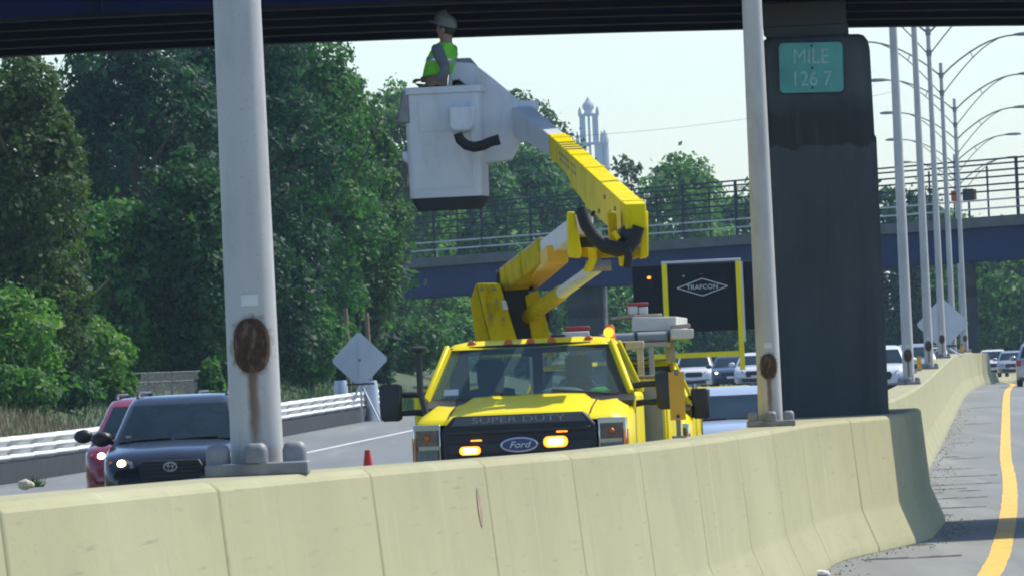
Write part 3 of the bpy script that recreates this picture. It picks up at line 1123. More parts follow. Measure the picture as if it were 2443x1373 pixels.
tree('green treetop behind the posts right of the pier', 2150, 420, 280, 560, 'd', (1.1, 1.1, 1), FG, low=.05)
tree('broad green tree under the far bridge at the right edge', 2420, 500, 330, 520, 'e', (1.9, 1.75, 1.6), FG, low=.0)
tree('hazy green tree between the far pier and the posts', 2260, 470, 300, 560, 'e', (1.9, 1.75, 1.6), FG, low=.0)
tree('pale tree low at the far right behind the far road', 2400, 600, 260, 640, 'd', (1.9, 1.75, 1.6), FG, low=.0)
tree('dark green tree left of the far bridge pier', 1240, 560, 300, 500, 'd', (2.3, 2.0, 1.7), FG, low=.0)
BG = 'trees in the second row behind the outer trees'
for x, yt, wp, Y, lab in ((90, 190, 330, 330, 'second row tree showing in the gap left of the huge dark tree'), (380, 150, 400, 345, 'second row tree behind the huge dark tree'), (620, 130, 380, 350, 'second row tree hidden behind the nearest lamp post'), (800, 260, 330, 352, 'second row tree behind the tree with reddish tips'), (1080, 380, 380, 640, 'second row tree far behind the bucket and fence'), (1300, 420, 380, 650, 'second row tree far behind the yellow boom'), (200, 420, 400, 320, 'second row tree low in the shade above the red car')):
    tree(lab, x, yt, wp, Y, 'd', (.75, .85, .9) if Y < 600 else (1.5, 1.5, 1.5), BG, low=-.02)
UG = 'bushes on the bank under the far overpass'
tree('green bush low under the left end of the far bridge', 960, 745, 270, 345, 'e', (1.0, 1.05, .95), UG, low=-.14, name='shrub', cat='shrub')
tree('pale green bush between the black intake post and the turret', 1085, 760, 240, 400, 'd', (2.1, 1.9, 1.6), UG, low=-.14, name='shrub', cat='shrub')
tree('bush filling the gap behind the yellow turret', 1210, 770, 240, 410, 'e', (1.05, 1.05, 1), UG, low=-.14, name='shrub', cat='shrub')
tree('bush just left of the black message board', 1480, 780, 260, 440, 'd', (2.1, 1.9, 1.6), UG, low=-.14, name='shrub', cat='shrub')
tree('dark bush behind the diamond sign and its drums', 890, 735, 130, 316, 'd', (.8, .9, .9), UG, low=-.14, name='shrub', cat='shrub')
tree('bush low right of the far bridge pier', 2400, 760, 220, 600, 'e', (1.9, 1.75, 1.6), UG, low=-.14, name='shrub', cat='shrub')
# bare brown poles among the trees
for i, (x, y0, Y, lab) in enumerate(((824, 735, 288, 'shorter bare brown trunk standing in shade behind the diamond sign'), (874, 745, 286, 'taller sunlit brown trunk right above the diamond sign'))):
    p = at(x, y0, Y)
    zg = ground_z(p.x, Y)
    r = thing('bare_tree', lab, 'tree', (p.x, Y, zg), 0, 'bare trunks behind the diamond sign')
    MB().tube([(0, 0, -.2), (.03, 0, (p.z - zg) * .5), (.0, 0, p.z - zg)], [.10, .085, .07], 8).build('stem', M_trunkpole, r, smooth=60)

# dry grass along the bank at the left edge and weeds along the rail
def blades(name, m, fn, n, hgt, seed):
    g = random.Random(seed)
    b = MB()
    for i in range(n):
        p = fn(g)
        a = g.uniform(0, 6.28)
        h = hgt * g.uniform(.5, 1.2)
        wv = Vector((math.cos(a), math.sin(a), 0)) * .02
        tip = p + Vector((g.uniform(-.15, .15), g.uniform(-.15, .15), h))
        b.add([p - wv, p + wv, tip], [(0, 1, 2)])
    return struct(b.build(name, m), 'stuff')


def bank(g):
    Y = g.uniform(155, 203)
    q = road_pt(Y, -18.0 - g.uniform(0, 4.0))
    q.z = ground_z(q.x, q.y) - .05
    return q


blades('dry_grass', M_dry, bank, 7000, .42, 3)


def verge(g):
    q = road_pt(g.uniform(155, 300), -18.0 - g.uniform(0, 5.5))
    q.z = ground_z(q.x, q.y) - .05
    return q


blades('weeds', M_weed, verge, 14000, .26, 4)


def railend(g):
    q = road_pt(g.uniform(262, 300), -17.4 - g.uniform(0, 3))
    q.z = ground_z(q.x, q.y) - .05
    return q


blades('weeds', M_weed, railend, 1800, .6, 6)

# ------------------------------------------------------------------ far church tower, wire
tp = at(1402, 232, 2500)
tw = thing('church_tower', 'pale blue hazy church tower with open belfry far away above the trees', 'tower', (tp.x, 2500, 4))
HT = tp.z - 4


def oct_ring(z, r, n=8):
    return [(r * math.cos(2*math.pi*(j+.5)/n), r * math.sin(2*math.pi*(j+.5)/n), z) for j in range(n)]


def tbox(x0, x1, y0, y1, z0, z1, name='shaft'):
    """heights counted down from the top of the tower"""
    return MB().box(x0, x1, y0, y1, HT - z0 if z0 < 900 else 0, HT - z1).build(name, M_stone, tw)


tbox(-3.7, 3.7, -3.7, 3.7, 999, 21)
for z0, z1, hw, pw in ((21, 14.2, 3.7, 1.15), (13.6, 5.6, 2.75, .85)):
    for sx in (-1, 1):
        for sy in (-1, 1):
            cx0, cy0 = sx * (hw - pw), sy * (hw - pw)
            tbox(cx0 - pw, cx0 + pw, cy0 - pw, cy0 + pw, z0, z1, 'belfry_pillar')
    tbox(-.35, .35, -hw + .2, -hw + 1.0, z0, z1, 'mullion')
    tbox(-hw - .3, hw + .3, -hw - .3, hw + .3, z1, z1 - .6, 'cornice')
for hw, zt0, hh in ((3.6, 13.6, 3.4), (2.6, 5.0, 2.2)):
    for sx in (-1, 1):
        for sy in (-1, 1):
            MB().rings([rrect(sx * hw, sy * hw, HT - zt0 + q, r_, r_, r_ * .3, 2) for q, r_ in ((0, .5), (hh * .5, .42), (hh, .05))]).build('pinnacle', M_stone, tw)
MB().rings([oct_ring(HT - z, r_) for z, r_ in ((5.0, 1.5), (4.0, 1.25), (3.6, 1.7), (2.9, 1.9), (2.1, 1.75), (1.4, 1.0), (.8, .55), (0, .15))]).build('dome', M_stone, tw, smooth=35)
t2 = at(1442, 308, 2500)
tw2 = thing('church_turret', 'thin pale blue pointed turret right beside the hazy church tower', 'tower', (t2.x, 2503, 4))
h2 = t2.z - 4
MB().rings([oct_ring(0, 1.2), oct_ring(h2 - 4, 1.1)]).build('shaft', M_stone, tw2)
MB().rings([oct_ring(h2 - z, r_) for z, r_ in ((4, 1.4), (3.4, 1.2), (1.5, .8), (0, .05))]).build('cap', M_stone, tw2)
b = MB()
pts = []
for i in range(25):
    t = i / 24
    q = at(1250 + t * 900, 330 - t * 115 + 22 * (4 * t * (1 - t)), 520)
    pts.append(q)
b.tube(pts, .009, 4)
tag(b.build('power_line', M_fence), 'thin dark overhead wire crossing the pale sky beside the tower', 'wire')


# ================================================================== VEHICLES
def road_yaw(Y):
    return -math.atan((MEDX(Y + 2) - MEDX(Y - 2)) / 4)


def wheel(root, x, y, r=.34, wd=.22):
    s = 1 if x > 0 else -1
    b = MB()
    n = 20
    b.rings([[(x + dx, y + rr * math.cos(2*math.pi*j/n), r + rr * math.sin(2*math.pi*j/n)) for j in range(n)] for dx, rr in ((-wd/2, r*.9), (-wd/2+.03, r), (wd/2-.03, r), (wd/2, r*.9))])
    t = b.build('wheel', M_rubber, root, smooth=40)
    b = MB()
    b.rings([[(x + s * (wd/2 + dx), y + rr * math.cos(2*math.pi*j/n), r + rr * math.sin(2*math.pi*j/n)) for j in range(n)] for dx, rr in ((-.02, r*.62), (.006, r*.62), (.012, r*.5), (-.01, r*.15))])
    b.build('rim', M_alu, t, smooth=40)


def superduty_cab(root, zs=1.0, lit=False, gx=0):
    """front end and cab of a big yellow pickup; front at y=0, x to the right of the picture, faces -y"""
    # hood and fenders
    def hood_ring(y, rise, wk, front=0):
        P = [(0, 1.385), (.30, 1.385), (.52, 1.375), (.60, 1.35), (.70, 1.335), (.84, 1.345), (.95, 1.31), (1.0, 1.22), (1.005, 1.05), (1.0, .62)]
        ring = [Vector((x * wk, y + front * (x ** 2) * .16, (z + rise * (1 if x < .55 else .85 if x < .9 else .6) if z > 1.1 else z) * zs)) for x, z in P]
        return ring + [Vector((-p.x, p.y, p.z)) for p in reversed(ring[1:])]
    rs = [hood_ring(.05, -.07, .985, 1), hood_ring(.085, -.02, .99, 1), hood_ring(.16, .0, .995, 1), hood_ring(.5, .045, 1, .6), hood_ring(1.0, .09, 1, .2), hood_ring(1.45, .125, 1), hood_ring(1.72, .14, 1)]
    MB().rings(rs, False).build('hood', M_yellow, root, smooth=50)
    for s in (-1, 1):
        MB().tube([(s * .655, y, (1.343 + r_ * .85 + .004) * zs) for y, r_ in ((.14, -.01), (.5, .045), (1.0, .09), (1.45, .125))], .007, 5).build('hood_seam', M_black, root)
    # nose below the hood line carries grille and lamps
    MB().box(-.98, .98, .16, .9, .5, 1.22 * zs).build('nose', M_grille, root)
    g0 = [(-.715, .84), (-.715, 1.22), (-.60, 1.352), (.60, 1.352), (.715, 1.22), (.715, .84)]
    gp = MB().prism([(x, .0, z * zs) for x, z in g0], (0, .18, 0)).build('grille', M_grille, root, bevel=.02)
    for z, h in ((1.20, .018), (1.05, .05), (.93, .018)):
        MB().box(-.66, .66, -.022, .004, z * zs - h, z * zs + h).build('grille_bar', M_black, gp, bevel=.008)
    MB().prism([(x, -.012, z * zs) for x, z in ((-.625, 1.265), (-.575, 1.338), (.575, 1.338), (.625, 1.265))], (0, .014, 0)).build('top_band', mat('grey_band', (.075, .082, .095), .3), gp)
    text('SUPER DUTY', .075, 'lettering', M_greyletter, gp, (0, -.016, 1.305 * zs), width=.86, depth=.004)
    # oval badge
    b = MB()
    n = 28
    b.rings([[(rx * math.cos(2*math.pi*j/n), yy, 1.072 * zs + rz * math.sin(2*math.pi*j/n)) for j in range(n)] for yy, rx, rz in ((-.02, .175, .07), (-.05, .175, .07), (-.056, .165, .06))])
    ov = b.build('badge', M_silver, root, smooth=40)
    b = MB()
    b.rings([[(rx * math.cos(2*math.pi*j/n), yy, 1.072 * zs + rz * math.sin(2*math.pi*j/n)) for j in range(n)] for yy, rx, rz in ((-.05, .160, .057), (-.0575, .158, .055))])
    b.build('badge_field', M_ovalblue, ov)
    text('Ford', .085, 'lettering', M_silver, ov, (0, -.058, 1.07 * zs), width=.20, depth=.003, shear=.35)
    for s in (-1, 1):
        h = MB().prism([(s * .725, .02, .90 * zs), (s * .985, .10, .90 * zs), (s * .985, .10, 1.285 * zs), (s * .725, .02, 1.285 * zs)], (0, .14, 0)).build('headlight', M_chrome, root, bevel=.012)
        MB().prism([(s * .755, .008, 1.09 * zs), (s * .955, .07, 1.09 * zs), (s * .955, .07, 1.235 * zs), (s * .755, .008, 1.235 * zs)], (0, .02, 0)).build('turn_lens', M_headamber, h)
        MB().prism([(s * .755, .008, .925 * zs), (s * .955, .07, .925 * zs), (s * .955, .07, 1.055 * zs), (s * .755, .008, 1.055 * zs)], (0, .02, 0)).build('lamp_lens', M_head, h)
        b = MB().ball((s * .85, .035, 1.16 * zs), .03, 10, 6)
        b.build('bulb', M_amber_lens, h, smooth=60)
        MB().prism([(s * .957, .062, .95 * zs), (s * .998, .14, .95 * zs), (s * .998, .14, 1.17 * zs), (s * .957, .062, 1.17 * zs)], (0, .02, 0)).build('side_marker', M_amber_lens, h)
    b = MB()
    b.rings([[Vector((x, y0 + .16 * x * x, z)) for y0, z in ((-.16, .55), (-.18, .62), (-.17, .80), (-.10, .84), (.1, .84), (.1, .55))] for x in np.linspace(-1.0, 1.0, 9)])
    b.build('bumper', M_chrome, root, smooth=40)
    # cab: doors, pillars, roof, glass
    MB().box(-1.0, 1.0, 1.70, 3.35, .55, 1.50 * zs).build('doors', M_yellow, root, bevel=.04)
    Zb, Zt = 1.515 * zs, 1.985 * zs
    MB().prism([(-.99, 1.36, 1.43 * zs), (.99, 1.36, 1.43 * zs), (.99, 1.76, 1.515 * zs), (-.99, 1.76, 1.515 * zs)], (0, .02, -.06)).build('cowl', M_black, root)
    rf = MB()
    rf.rings([rrect(0, (yf + yr) / 2, z * zs, hw, (yr - yf) / 2, .12, 5) for z, yf, yr, hw in ((1.965, 2.19, 3.36, .785), (1.99, 2.22, 3.36, .768), (2.018, 2.29, 3.33, .725), (2.038, 2.40, 3.25, .62), (2.046, 2.6, 3.1, .45))])
    roof = rf.build('roof', M_yellow, root, smooth=60)
    for s in (-1, 1):
        MB().beam((s * .965, 1.66, Zb - .03), (s * .772, 2.22, Zt), .05, .09).build('pillar', M_yellow, root, bevel=.015)
        MB().beam((s * .975, 3.32, Zb - .03), (s * .765, 3.30, Zt), .13, .08).build('pillar', M_yellow, root, bevel=.015)
        MB().add([(s * .965, 1.75, Zb), (s * .978, 3.26, Zb), (s * .772, 3.24, Zt - .01), (s * .775, 2.27, Zt - .01)], [(0, 1, 2, 3)]).build('side_window', M_sideglass, root)
    b = MB()
    def ws(a, t):
        hw = .94 + (.752 - .94) * t
        x = (a * 2 - 1) * hw
        return (x, 1.60 + .58 * t + .10 * (x / .9) ** 2, Zb - .005 + (Zt - .01 - Zb) * t)
    b.grid(ws, 10, 5)
    b.build('windscreen', M_glass, root, smooth=60)
    b = MB()
    b.tube([ws(.0, 0), ws(.0, 1), ws(.12, 1.015), ws(.5, 1.03), ws(.88, 1.015), ws(1, 1), ws(1, 0)], .018, 6)
    b.build('windscreen_seal', M_rubber, root)
    for a0, a1 in ((.52, .33), (.95, .62)):
        p0, p1 = Vector(ws(a0, -.05)), Vector(ws(a1, .10))
        MB().tube([p0 + Vector((0, -.03, 0)), p1 + Vector((0, -.025, 0))], .012, 5).build('wiper', M_black, root)
    # inside
    MB().box(-.9, .9, 1.72, 2.05, 1.2 * zs, 1.50 * zs).build('dashboard', M_dark, root, bevel=.06)
    for s in (-1, 1):
        b = MB()
        b.rings([rrect(s * .42, yy, z * zs, hw, .07, .05) for z, yy, hw in ((1.0, 2.68, .24), (1.4, 2.75, .25), (1.58, 2.78, .22), (1.60, 2.79, .12), (1.66, 2.79, .13), (1.84, 2.81, .13), (1.87, 2.81, .09))])
        b.build('seat', M_seat, root, smooth=50)
    b = MB()
    n = 20
    rg = [(.43 + .19 * math.cos(2*math.pi*j/n), 2.18 + .07 * math.sin(2*math.pi*j/n), 1.50 * zs + .17 * math.sin(2*math.pi*j/n)) for j in range(n + 1)]
    b.tube(rg, .016, 6)
    b.build('steering_wheel', M_black, root)
    # back wall with a window opening
    for x0, x1, z0, z1 in ((-.95, .95, 1.0, 1.52), (-.85, -.66, 1.52, 1.97), (.66, .85, 1.52, 1.97), (-.05, .05, 1.52, 1.97), (-.8, .8, 1.91, 1.97)):
        MB().box(x0, x1, 3.30, 3.33, z0 * zs, z1 * zs).build('back_wall', M_dark, root)
    for s in (-1, 1):
        wheel(root, s * .86, .95, .41, .26)
    # tow mirrors
    for s in (-1, 1):
        b = MB()
        b.rings([rrect(0, 0, z, hw, .075, .045) for z, hw in ((-.175, .07), (-.155, .10), (.155, .11), (.175, .08))])
        mm = b.build('mirror', M_black, root, smooth=50)
        mm.location = (s * 1.30, 1.72, 1.50 * zs)
        for dz in (.07, -.10):
            MB().tube([(-s * .40, .10, dz - .02), (-s * .22, .04, dz), (0, .02, dz)], [.035, .03, .03], 8).build('mirror_arm', M_black, mm, smooth=60)
    return roof


# ---- the bucket truck
TB = at(1237, 1000, 77)
BT = thing('bucket_truck', 'bright yellow bucket truck with raised boom and flashing amber grille lights', 'truck', (TB.x, 77, ROADZ(77)), road_yaw(77) * .8)
roof = superduty_cab(BT)
for px in (1113, 1201, 1255, 1306, 1394):
    x = (px - 1253) / 254
    b = MB()
    b.rings([rrect(x, 2.26 + .1 * x * x, z, hw, hd, hd * .8) for z, hw, hd in ((1.99, .045, .035), (2.03, .040, .03), (2.048, .022, .016))])
    b.build('roof_marker', M_amber_lens, roof, smooth=50)
# strobes in the grille
for (x, z, wd, ht) in ((-.455, 1.035, .065, .026), (.335, 1.085, .075, .034)):
    b = MB()
    b.rings([[Vector((x + sx, yy, z + sz)) for sx, sz in [(p.x, p.y) for p in rrect(0, 0, 0, wd * k, ht * k, ht * .9 * k)]] for yy, k in ((-.02, 1.6), (-.045, 1.6))])
    st = b.build('strobe_light', M_black, BT, smooth=40)
    b = MB()
    b.rings([[Vector((x + sx, yy, z + sz)) for sx, sz in [(p.x, p.y) for p in rrect(0, 0, 0, wd * k, ht * k, ht * .9 * k)]] for yy, k in ((-.0455, 1.5), (-.050, 1.4))])
    b.build('lens_halo', M_amber_dim, st)  # glowing ring stands in for the amber halo round the lens
    b = MB()
    b.rings([[Vector((x + sx, yy, z + sz)) for sx, sz in [(p.x, p.y) for p in rrect(0, 0, 0, wd * k, ht * k, ht * .9 * k)]] for yy, k in ((-.0505, .95), (-.056, .8))])
    b.build('lens', M_amber_core, st)
    MB().box(x + .01, x + .11, -.035, -.02, z + .085, z + .097).build('strobe_reflection', M_amber_dim, BT)  # glowing strip stands in for the strobe's reflection above it
MB().prism([(-.80, 1.70, 1.545), (-.66, 1.68, 1.545), (-.66, 1.70, 1.60), (-.79, 1.72, 1.60)], (0, .004, 0)).build('sticker', M_white, BT)
lv = MB().ball((.66, 1.84, 1.525), (.11, .08, .035), 10, 6)
lv.v = [tuple(Vector(v) + Vector((0, 0, .02)) * noise.noise(Vector(v) * 25)) for v in lv.v]
lv.build('vest_on_dash', M_vest, BT, smooth=40)
MB().ball((.30, 1.86, 1.52), (.22, .10, .06), 12, 8).build('dash_cover', M_grey, BT, smooth=60)
# antenna-like mushroom post beside the cab
sx = (1003 - 1253) / 252
b = MB()
b.tube([(sx + .05, 1.30, 1.38), (sx + .02, 1.34, 1.50), (sx, 1.36, 1.60), (sx - .0, 1.36, 1.97)], .032, 10)
po = b.build('air_intake', M_black, BT, smooth=60)
b = MB()
n = 16
b.rings([[(sx + rr * math.cos(2*math.pi*j/n), 1.36 + rr * math.sin(2*math.pi*j/n), z) for j in range(n)] for z, rr in ((1.965, .06), (1.98, .085), (2.005, .085), (2.02, .03))])
b.build('intake_cap', M_black, po, smooth=40)
# utility body behind the cab
for s in (-1, 1):
    x0, x1 = (s * 1.20, s * .74)
    x0, x1 = min(x0, x1), max(x0, x1)
    u = MB().box(x0, x1, 3.45, 6.7, .62, 1.62).build('tool_box', M_yellow, BT, bevel=.02)
    MB().box(x0 + .085, x1 - .03, 3.425, 3.445, .66, 1.58).build('front_panel', M_grey, u, bevel=.008)
    xs = s * 1.20
    for y0 in (3.55, 4.6, 5.65):
        MB().box(min(xs, xs + s * .02), max(xs, xs + s * .02), y0, y0 + .95, .70, 1.56).build('locker_door', M_yellow, u, bevel=.01)
    wheel(BT, s * .92, 5.0, .41, .3)
MB().box(-.74, .74, 3.5, 6.7, .62, .95).build('flat_bed', M_grey, BT)
MB().box(-1.22, -.75, 3.44, 6.7, 1.622, 1.645).build('box_top', M_greysteel, BT)
MB().box(.75, 1.22, 3.44, 6.7, 1.622, 1.645).build('box_top', M_greysteel, BT)
# cab guard with beacon
MB().box(.35, 1.02, 3.42, 3.50, 1.9, 1.98).build('cab_guard', M_beige, BT, bevel=.01)
for x in (.40, .98):
    MB().box(x - .03, x + .03, 3.43, 3.49, 1.65, 1.9).build('guard_post', M_beige, BT)
bx = .70
b = MB()
n = 16
b.rings([[(bx + rr * math.cos(2*math.pi*j/n), 3.46 + rr * math.sin(2*math.pi*j/n), z) for j in range(n)] for z, rr in ((1.985, .06), (2.02, .06), (2.025, .048), (2.12, .045), (2.15, .03))])
bc = b.build('beacon', M_amber_lens, BT, smooth=40)
MB().ball((bx - .01, 3.405, 2.075), (.036, .012, .034), 12, 8).build('beacon_lamp', M_amber_core, bc, smooth=60)
MB().ball((bx - .01, 3.40, 2.075), (.05, .008, .048), 12, 8).build('beacon_glow', M_amber_dim, bc, smooth=60)


# turret and booms (world coordinates along the real sight of the truck's bed)
def wpoly(pix, Y, dY, name, m, par, bevel=.012):
    return MB().prism([at(x, y, Y) for x, y in pix], (0, dY, 0)).build(name, m, par, world=True, bevel=bevel)


tl = wpoly([(1137, 675), (1192, 675), (1246, 850), (1180, 850)], 81.6, .75, 'turret_plate', M_shadedyellow, BT)
wpoly([(1122, 715), (1136, 676), (1180, 850), (1140, 850)], 81.75, .55, 'turret_rib', M_shadedyellow, tl)
wpoly([(1252, 705), (1284, 690), (1326, 850), (1275, 850)], 81.9, .55, 'turret_plate', M_shadedyellow, BT)
wpoly([(1200, 690), (1258, 670), (1290, 850), (1225, 850)], 82.1, .4, 'turret_core', M_black, BT)
wpoly([(1196, 716), (1207, 716), (1213, 738), (1201, 738)], 81.585, .012, 'warning_plate', M_white, tl, 0)
A, Bp = at(1216, 672, 82.3), at(1392, 536, 78.50)
mid = A.lerp(Bp, .56)
lb = MB().beam(A, mid, .22, .225).build('lower_boom', M_shadedyellow, BT, world=True, bevel=.015)
MB().beam(mid, Bp, .195, .195).build('insulated_section', M_white, lb, world=True, bevel=.015)
MB().beam(A + Vector((-.02, 0, .122)), mid + Vector((-.02, 0, .122)), .16, .02).build('wear_strip', M_beige, lb, world=True)
C1, C2 = at(1258, 668, 82.4), at(1330, 606, 79.50)
MB().beam(C1, C2, .20, .17).build('compensating_link', mat('bounce_lit_yellow_paint', (.74, .40, .01), .45), BT, world=True, bevel=.01)  # orange paint stands in for bounced light under the boom
wpoly([(1258, 648), (1302, 640), (1302, 672), (1262, 680)], 82.8, .25, 'link_bracket', M_shadedyellow, BT)
D1, D2 = at(1258, 756, 82.2), at(1428, 634, 78.30)
dm = D1.lerp(D2, .5)
ck = MB().tube([D1, dm], .075, 14).build('lift_cylinder', M_shadedyellow, BT, world=True, smooth=40)
MB().tube([dm, D2], .062, 14).build('cylinder_rod', M_white, ck, world=True, smooth=40)
for q in (D1, D2):
    MB().tube([q + Vector((-.12, 0, 0)), q + Vector((.12, 0, 0))], .05, 12).build('pin', M_greysteel, ck, world=True)
for (x, y) in ((1150, 690), (1180, 690), (1170, 760), (1200, 760), (1184, 720)):
    q = at(x, y, 81.6)
    MB().tube([q, q + Vector((0, -.02, 0))], .017, 8).build('bolt', M_greysteel, tl, world=True)
hb = [A.lerp(Bp, t) + Vector((.10, -.05, .12 - .03 * math.sin(t * 9))) for t in [i / 9 for i in range(10)]]
MB().tube(hb, .02, 6).build('hydraulic_hose', M_rubber, lb, world=True, smooth=60)
for t in (.08, .30, .54):
    c0 = A.lerp(Bp, t)
    c1 = A.lerp(Bp, t + .018)
    MB().beam(c0, c1, .24, .245).build('boom_band', M_shadedyellow, lb, world=True, bevel=.006)
# shadowy pivot machinery
for (x, y, r, L) in ((1228, 668, .11, .36), (1240, 720, .08, .4), (1262, 752, .09, .4)):
    q = at(x, y, 82.3)
    MB().tube([q + Vector((-L / 2, 0, 0)), q + Vector((L / 2, 0, 0))], r, 14).build('pivot_pin', M_black, BT, world=True, smooth=40)
# elbow
el = wpoly([(1353, 505), (1371, 505), (1388, 600), (1386, 614), (1357, 612)], 78.05, .75, 'elbow_plate', M_boomyellow, BT)
wpoly([(1531, 503), (1546, 503), (1547, 612), (1528, 616)], 78.05, .75, 'elbow_plate', M_boomyellow, BT)
wpoly([(1372, 590), (1530, 592), (1530, 612), (1500, 622), (1470, 612), (1420, 616), (1372, 610)], 78.50, .25, 'elbow_web', M_shadedyellow, BT)
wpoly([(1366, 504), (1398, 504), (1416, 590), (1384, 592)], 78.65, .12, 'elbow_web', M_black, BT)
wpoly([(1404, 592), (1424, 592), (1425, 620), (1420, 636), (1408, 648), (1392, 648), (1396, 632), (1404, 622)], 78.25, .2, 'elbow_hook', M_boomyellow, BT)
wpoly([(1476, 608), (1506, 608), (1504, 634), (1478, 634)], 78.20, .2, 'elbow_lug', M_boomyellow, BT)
wpoly([(1448, 505), (1470, 505), (1474, 580), (1455, 582)], 78.30, .3, 'elbow_web', M_shadedyellow, BT)
for k, (off, r) in enumerate(((0, .058), (9, .05), (-8, .045))):
    pts = [at(x, y + off * .7, 77.95 + .05 * k) for x, y in ((1386, 500), (1396, 532), (1416, 562), (1442, 585), (1472, 594), (1500, 588), (1516, 566), (1524, 540))]
    MB().tube(pts, r, 8).build('hydraulic_hose', M_rubber, BT, world=True, smooth=60)
MB().tube([at(1494, 590, 77.90), at(1500, 612, 77.90), at(1497, 634, 77.95)], .042, 8).build('hydraulic_hose', M_rubber, BT, world=True, smooth=60)
q = at(1502, 562, 78.10)
MB().ball(q, (.12, .12, .11), 14, 10).build('rotary_motor', M_black, BT, world=True, smooth=60)
q = at(1468, 563, 77.92)
MB().tube([q + Vector((-.02, 0, .04)), q + Vector((.03, 0, -.03))], .025, 8).build('hose_fitting', M_boomyellow, BT, world=True)
# upper boom, deep near the elbow and slimmer towards the bucket
U0, U1 = at(1515, 486, 78.00), at(1328, 318, 92.4)
du = (U1 - U0)
sidev = Vector((du.y, -du.x, 0)).normalized()
upn = sidev.cross(du.normalized())
if upn.z < 0:
    upn = -upn


def ub(t, h, wd):
    c = U0 + du * t
    return [c - sidev * wd / 2, c + sidev * wd / 2, c + sidev * wd / 2 - Vector((0, 0, 1)) * h, c - sidev * wd / 2 - Vector((0, 0, 1)) * h]


b = MB()
b.rings([ub(t, h, wd) for t, h, wd in ((0, .235, .2), (.08, .30, .2), (.18, .38, .2), (.46, .40, .2), (.64, .34, .2), (.76, .25, .2), (1.0, .25, .195))])
ubm = b.build('upper_boom', M_boomyellow, BT, world=True, bevel=.012)
for t, h in ((.03, .275), (.47, .42), (.66, .35), (.93, .265)):
    bq = MB().rings([[p + Vector((0, 0, .008)) if i < 2 else p for i, p in enumerate(ub(tt, h, .214))] for tt in (t, t + .012)])
    bq.build('boom_band', M_boomyellow, ubm, world=True)
for t, dz in ((.10, .12), (.16, .2), (.12, .27), (.22, .1), (.30, .3)):
    q = U0 + du * t - sidev * .1 - Vector((0, 0, dz))
    MB().tube([q, q - sidev * .02], .022, 8).build('pin_head', M_greysteel, ubm, world=True)
# dark worn lettering on its flank and grip stripes on top
gl = random.Random(3)
for row in range(3):
    x = .60
    while x < .82:
        ln = gl.uniform(.008, .02)
        z0 = .07 + row * .065
        q0, q1 = U0 + du * x - sidev * .101, U0 + du * (x + ln) - sidev * .101
        b = MB()
        b.add([q0 - Vector((0, 0, z0)), q1 - Vector((0, 0, z0)), q1 - Vector((0, 0, z0 + .04)), q0 - Vector((0, 0, z0 + .04))], [(0, 1, 2, 3)])
        if z0 + .04 < .24:
            b.build('worn_lettering', M_black, ubm, world=True)
        x += ln + gl.uniform(.006, .014)
for t in (.74, .775, .81, .845):
    MB().prism([U0 + du * t - sidev * .09, U0 + du * t + sidev * .09, U0 + du * (t + .012) + sidev * .09, U0 + du * (t + .012) - sidev * .09], (0, 0, .004)).build('grip_strip', M_black, ubm, world=True)
# white insulated arm and tip bracket
W1 = at(1240, 250, 94.2)
W0 = U0 + du * .985
b = MB()
def wa(p, h, wd):
    return [p - sidev * wd / 2, p + sidev * wd / 2, p + sidev * wd / 2 - Vector((0, 0, h)), p - sidev * wd / 2 - Vector((0, 0, h))]
b.rings([wa(W0 - Vector((0, 0, .012)), .24, .185), wa(W0.lerp(W1, .5), .28, .2), wa(W1, .34, .24)])
b.build('insulated_arm', M_white, BT, world=True, bevel=.015)
tipp = [(1072, 168), (1084, 148), (1128, 150), (1180, 190), (1235, 236), (1243, 340), (1222, 381), (1150, 391), (1150, 252), (1135, 250), (1130, 230), (1112, 206), (1094, 191), (1079, 193), (1076, 250), (1064, 250)]
tip = wpoly(tipp, 94.05, .40, 'boom_tip', M_white, BT, .02)
wpoly([(1225, 238), (1285, 240), (1285, 262), (1232, 268)], 94.1, .3, 'tip_cap', M_white, tip)
wpoly([(1078, 140), (1122, 138), (1140, 158), (1120, 168), (1086, 152)], 94.1, .25, 'tip_cover', M_greysteel, tip)
wpoly([(1070, 190), (1136, 190), (1136, 252), (1070, 252)], 94.32, .1, 'tip_recess', M_black, tip, 0)
for x0, y0, x1, y1, m in ((1090, 200, 1126, 246, M_boomyellow), (1098, 240, 1130, 236, M_boomyellow), (1104, 212, 1110, 244, M_alu)):
    MB().tube([at(x0, y0, 94.25), at(x1, y1, 94.25)], .02, 6).build('valve_lever', m, tip, world=True)
# control cover and hose on the bucket
cv = wpoly([(1070, 252), (1133, 252), (1133, 296), (1122, 314), (1082, 316), (1070, 304)], 93.5, .25, 'control_cover', M_white, BT, .03)
MB().tube([at(x, y, 93.42) for x, y in ((1092, 318), (1098, 334), (1112, 346), (1132, 351), (1152, 347), (1172, 338), (1192, 333))], [.05, .055, .058, .058, .058, .055, .06], 12).build('hydraulic_hose', M_rubber, BT, world=True, smooth=60)
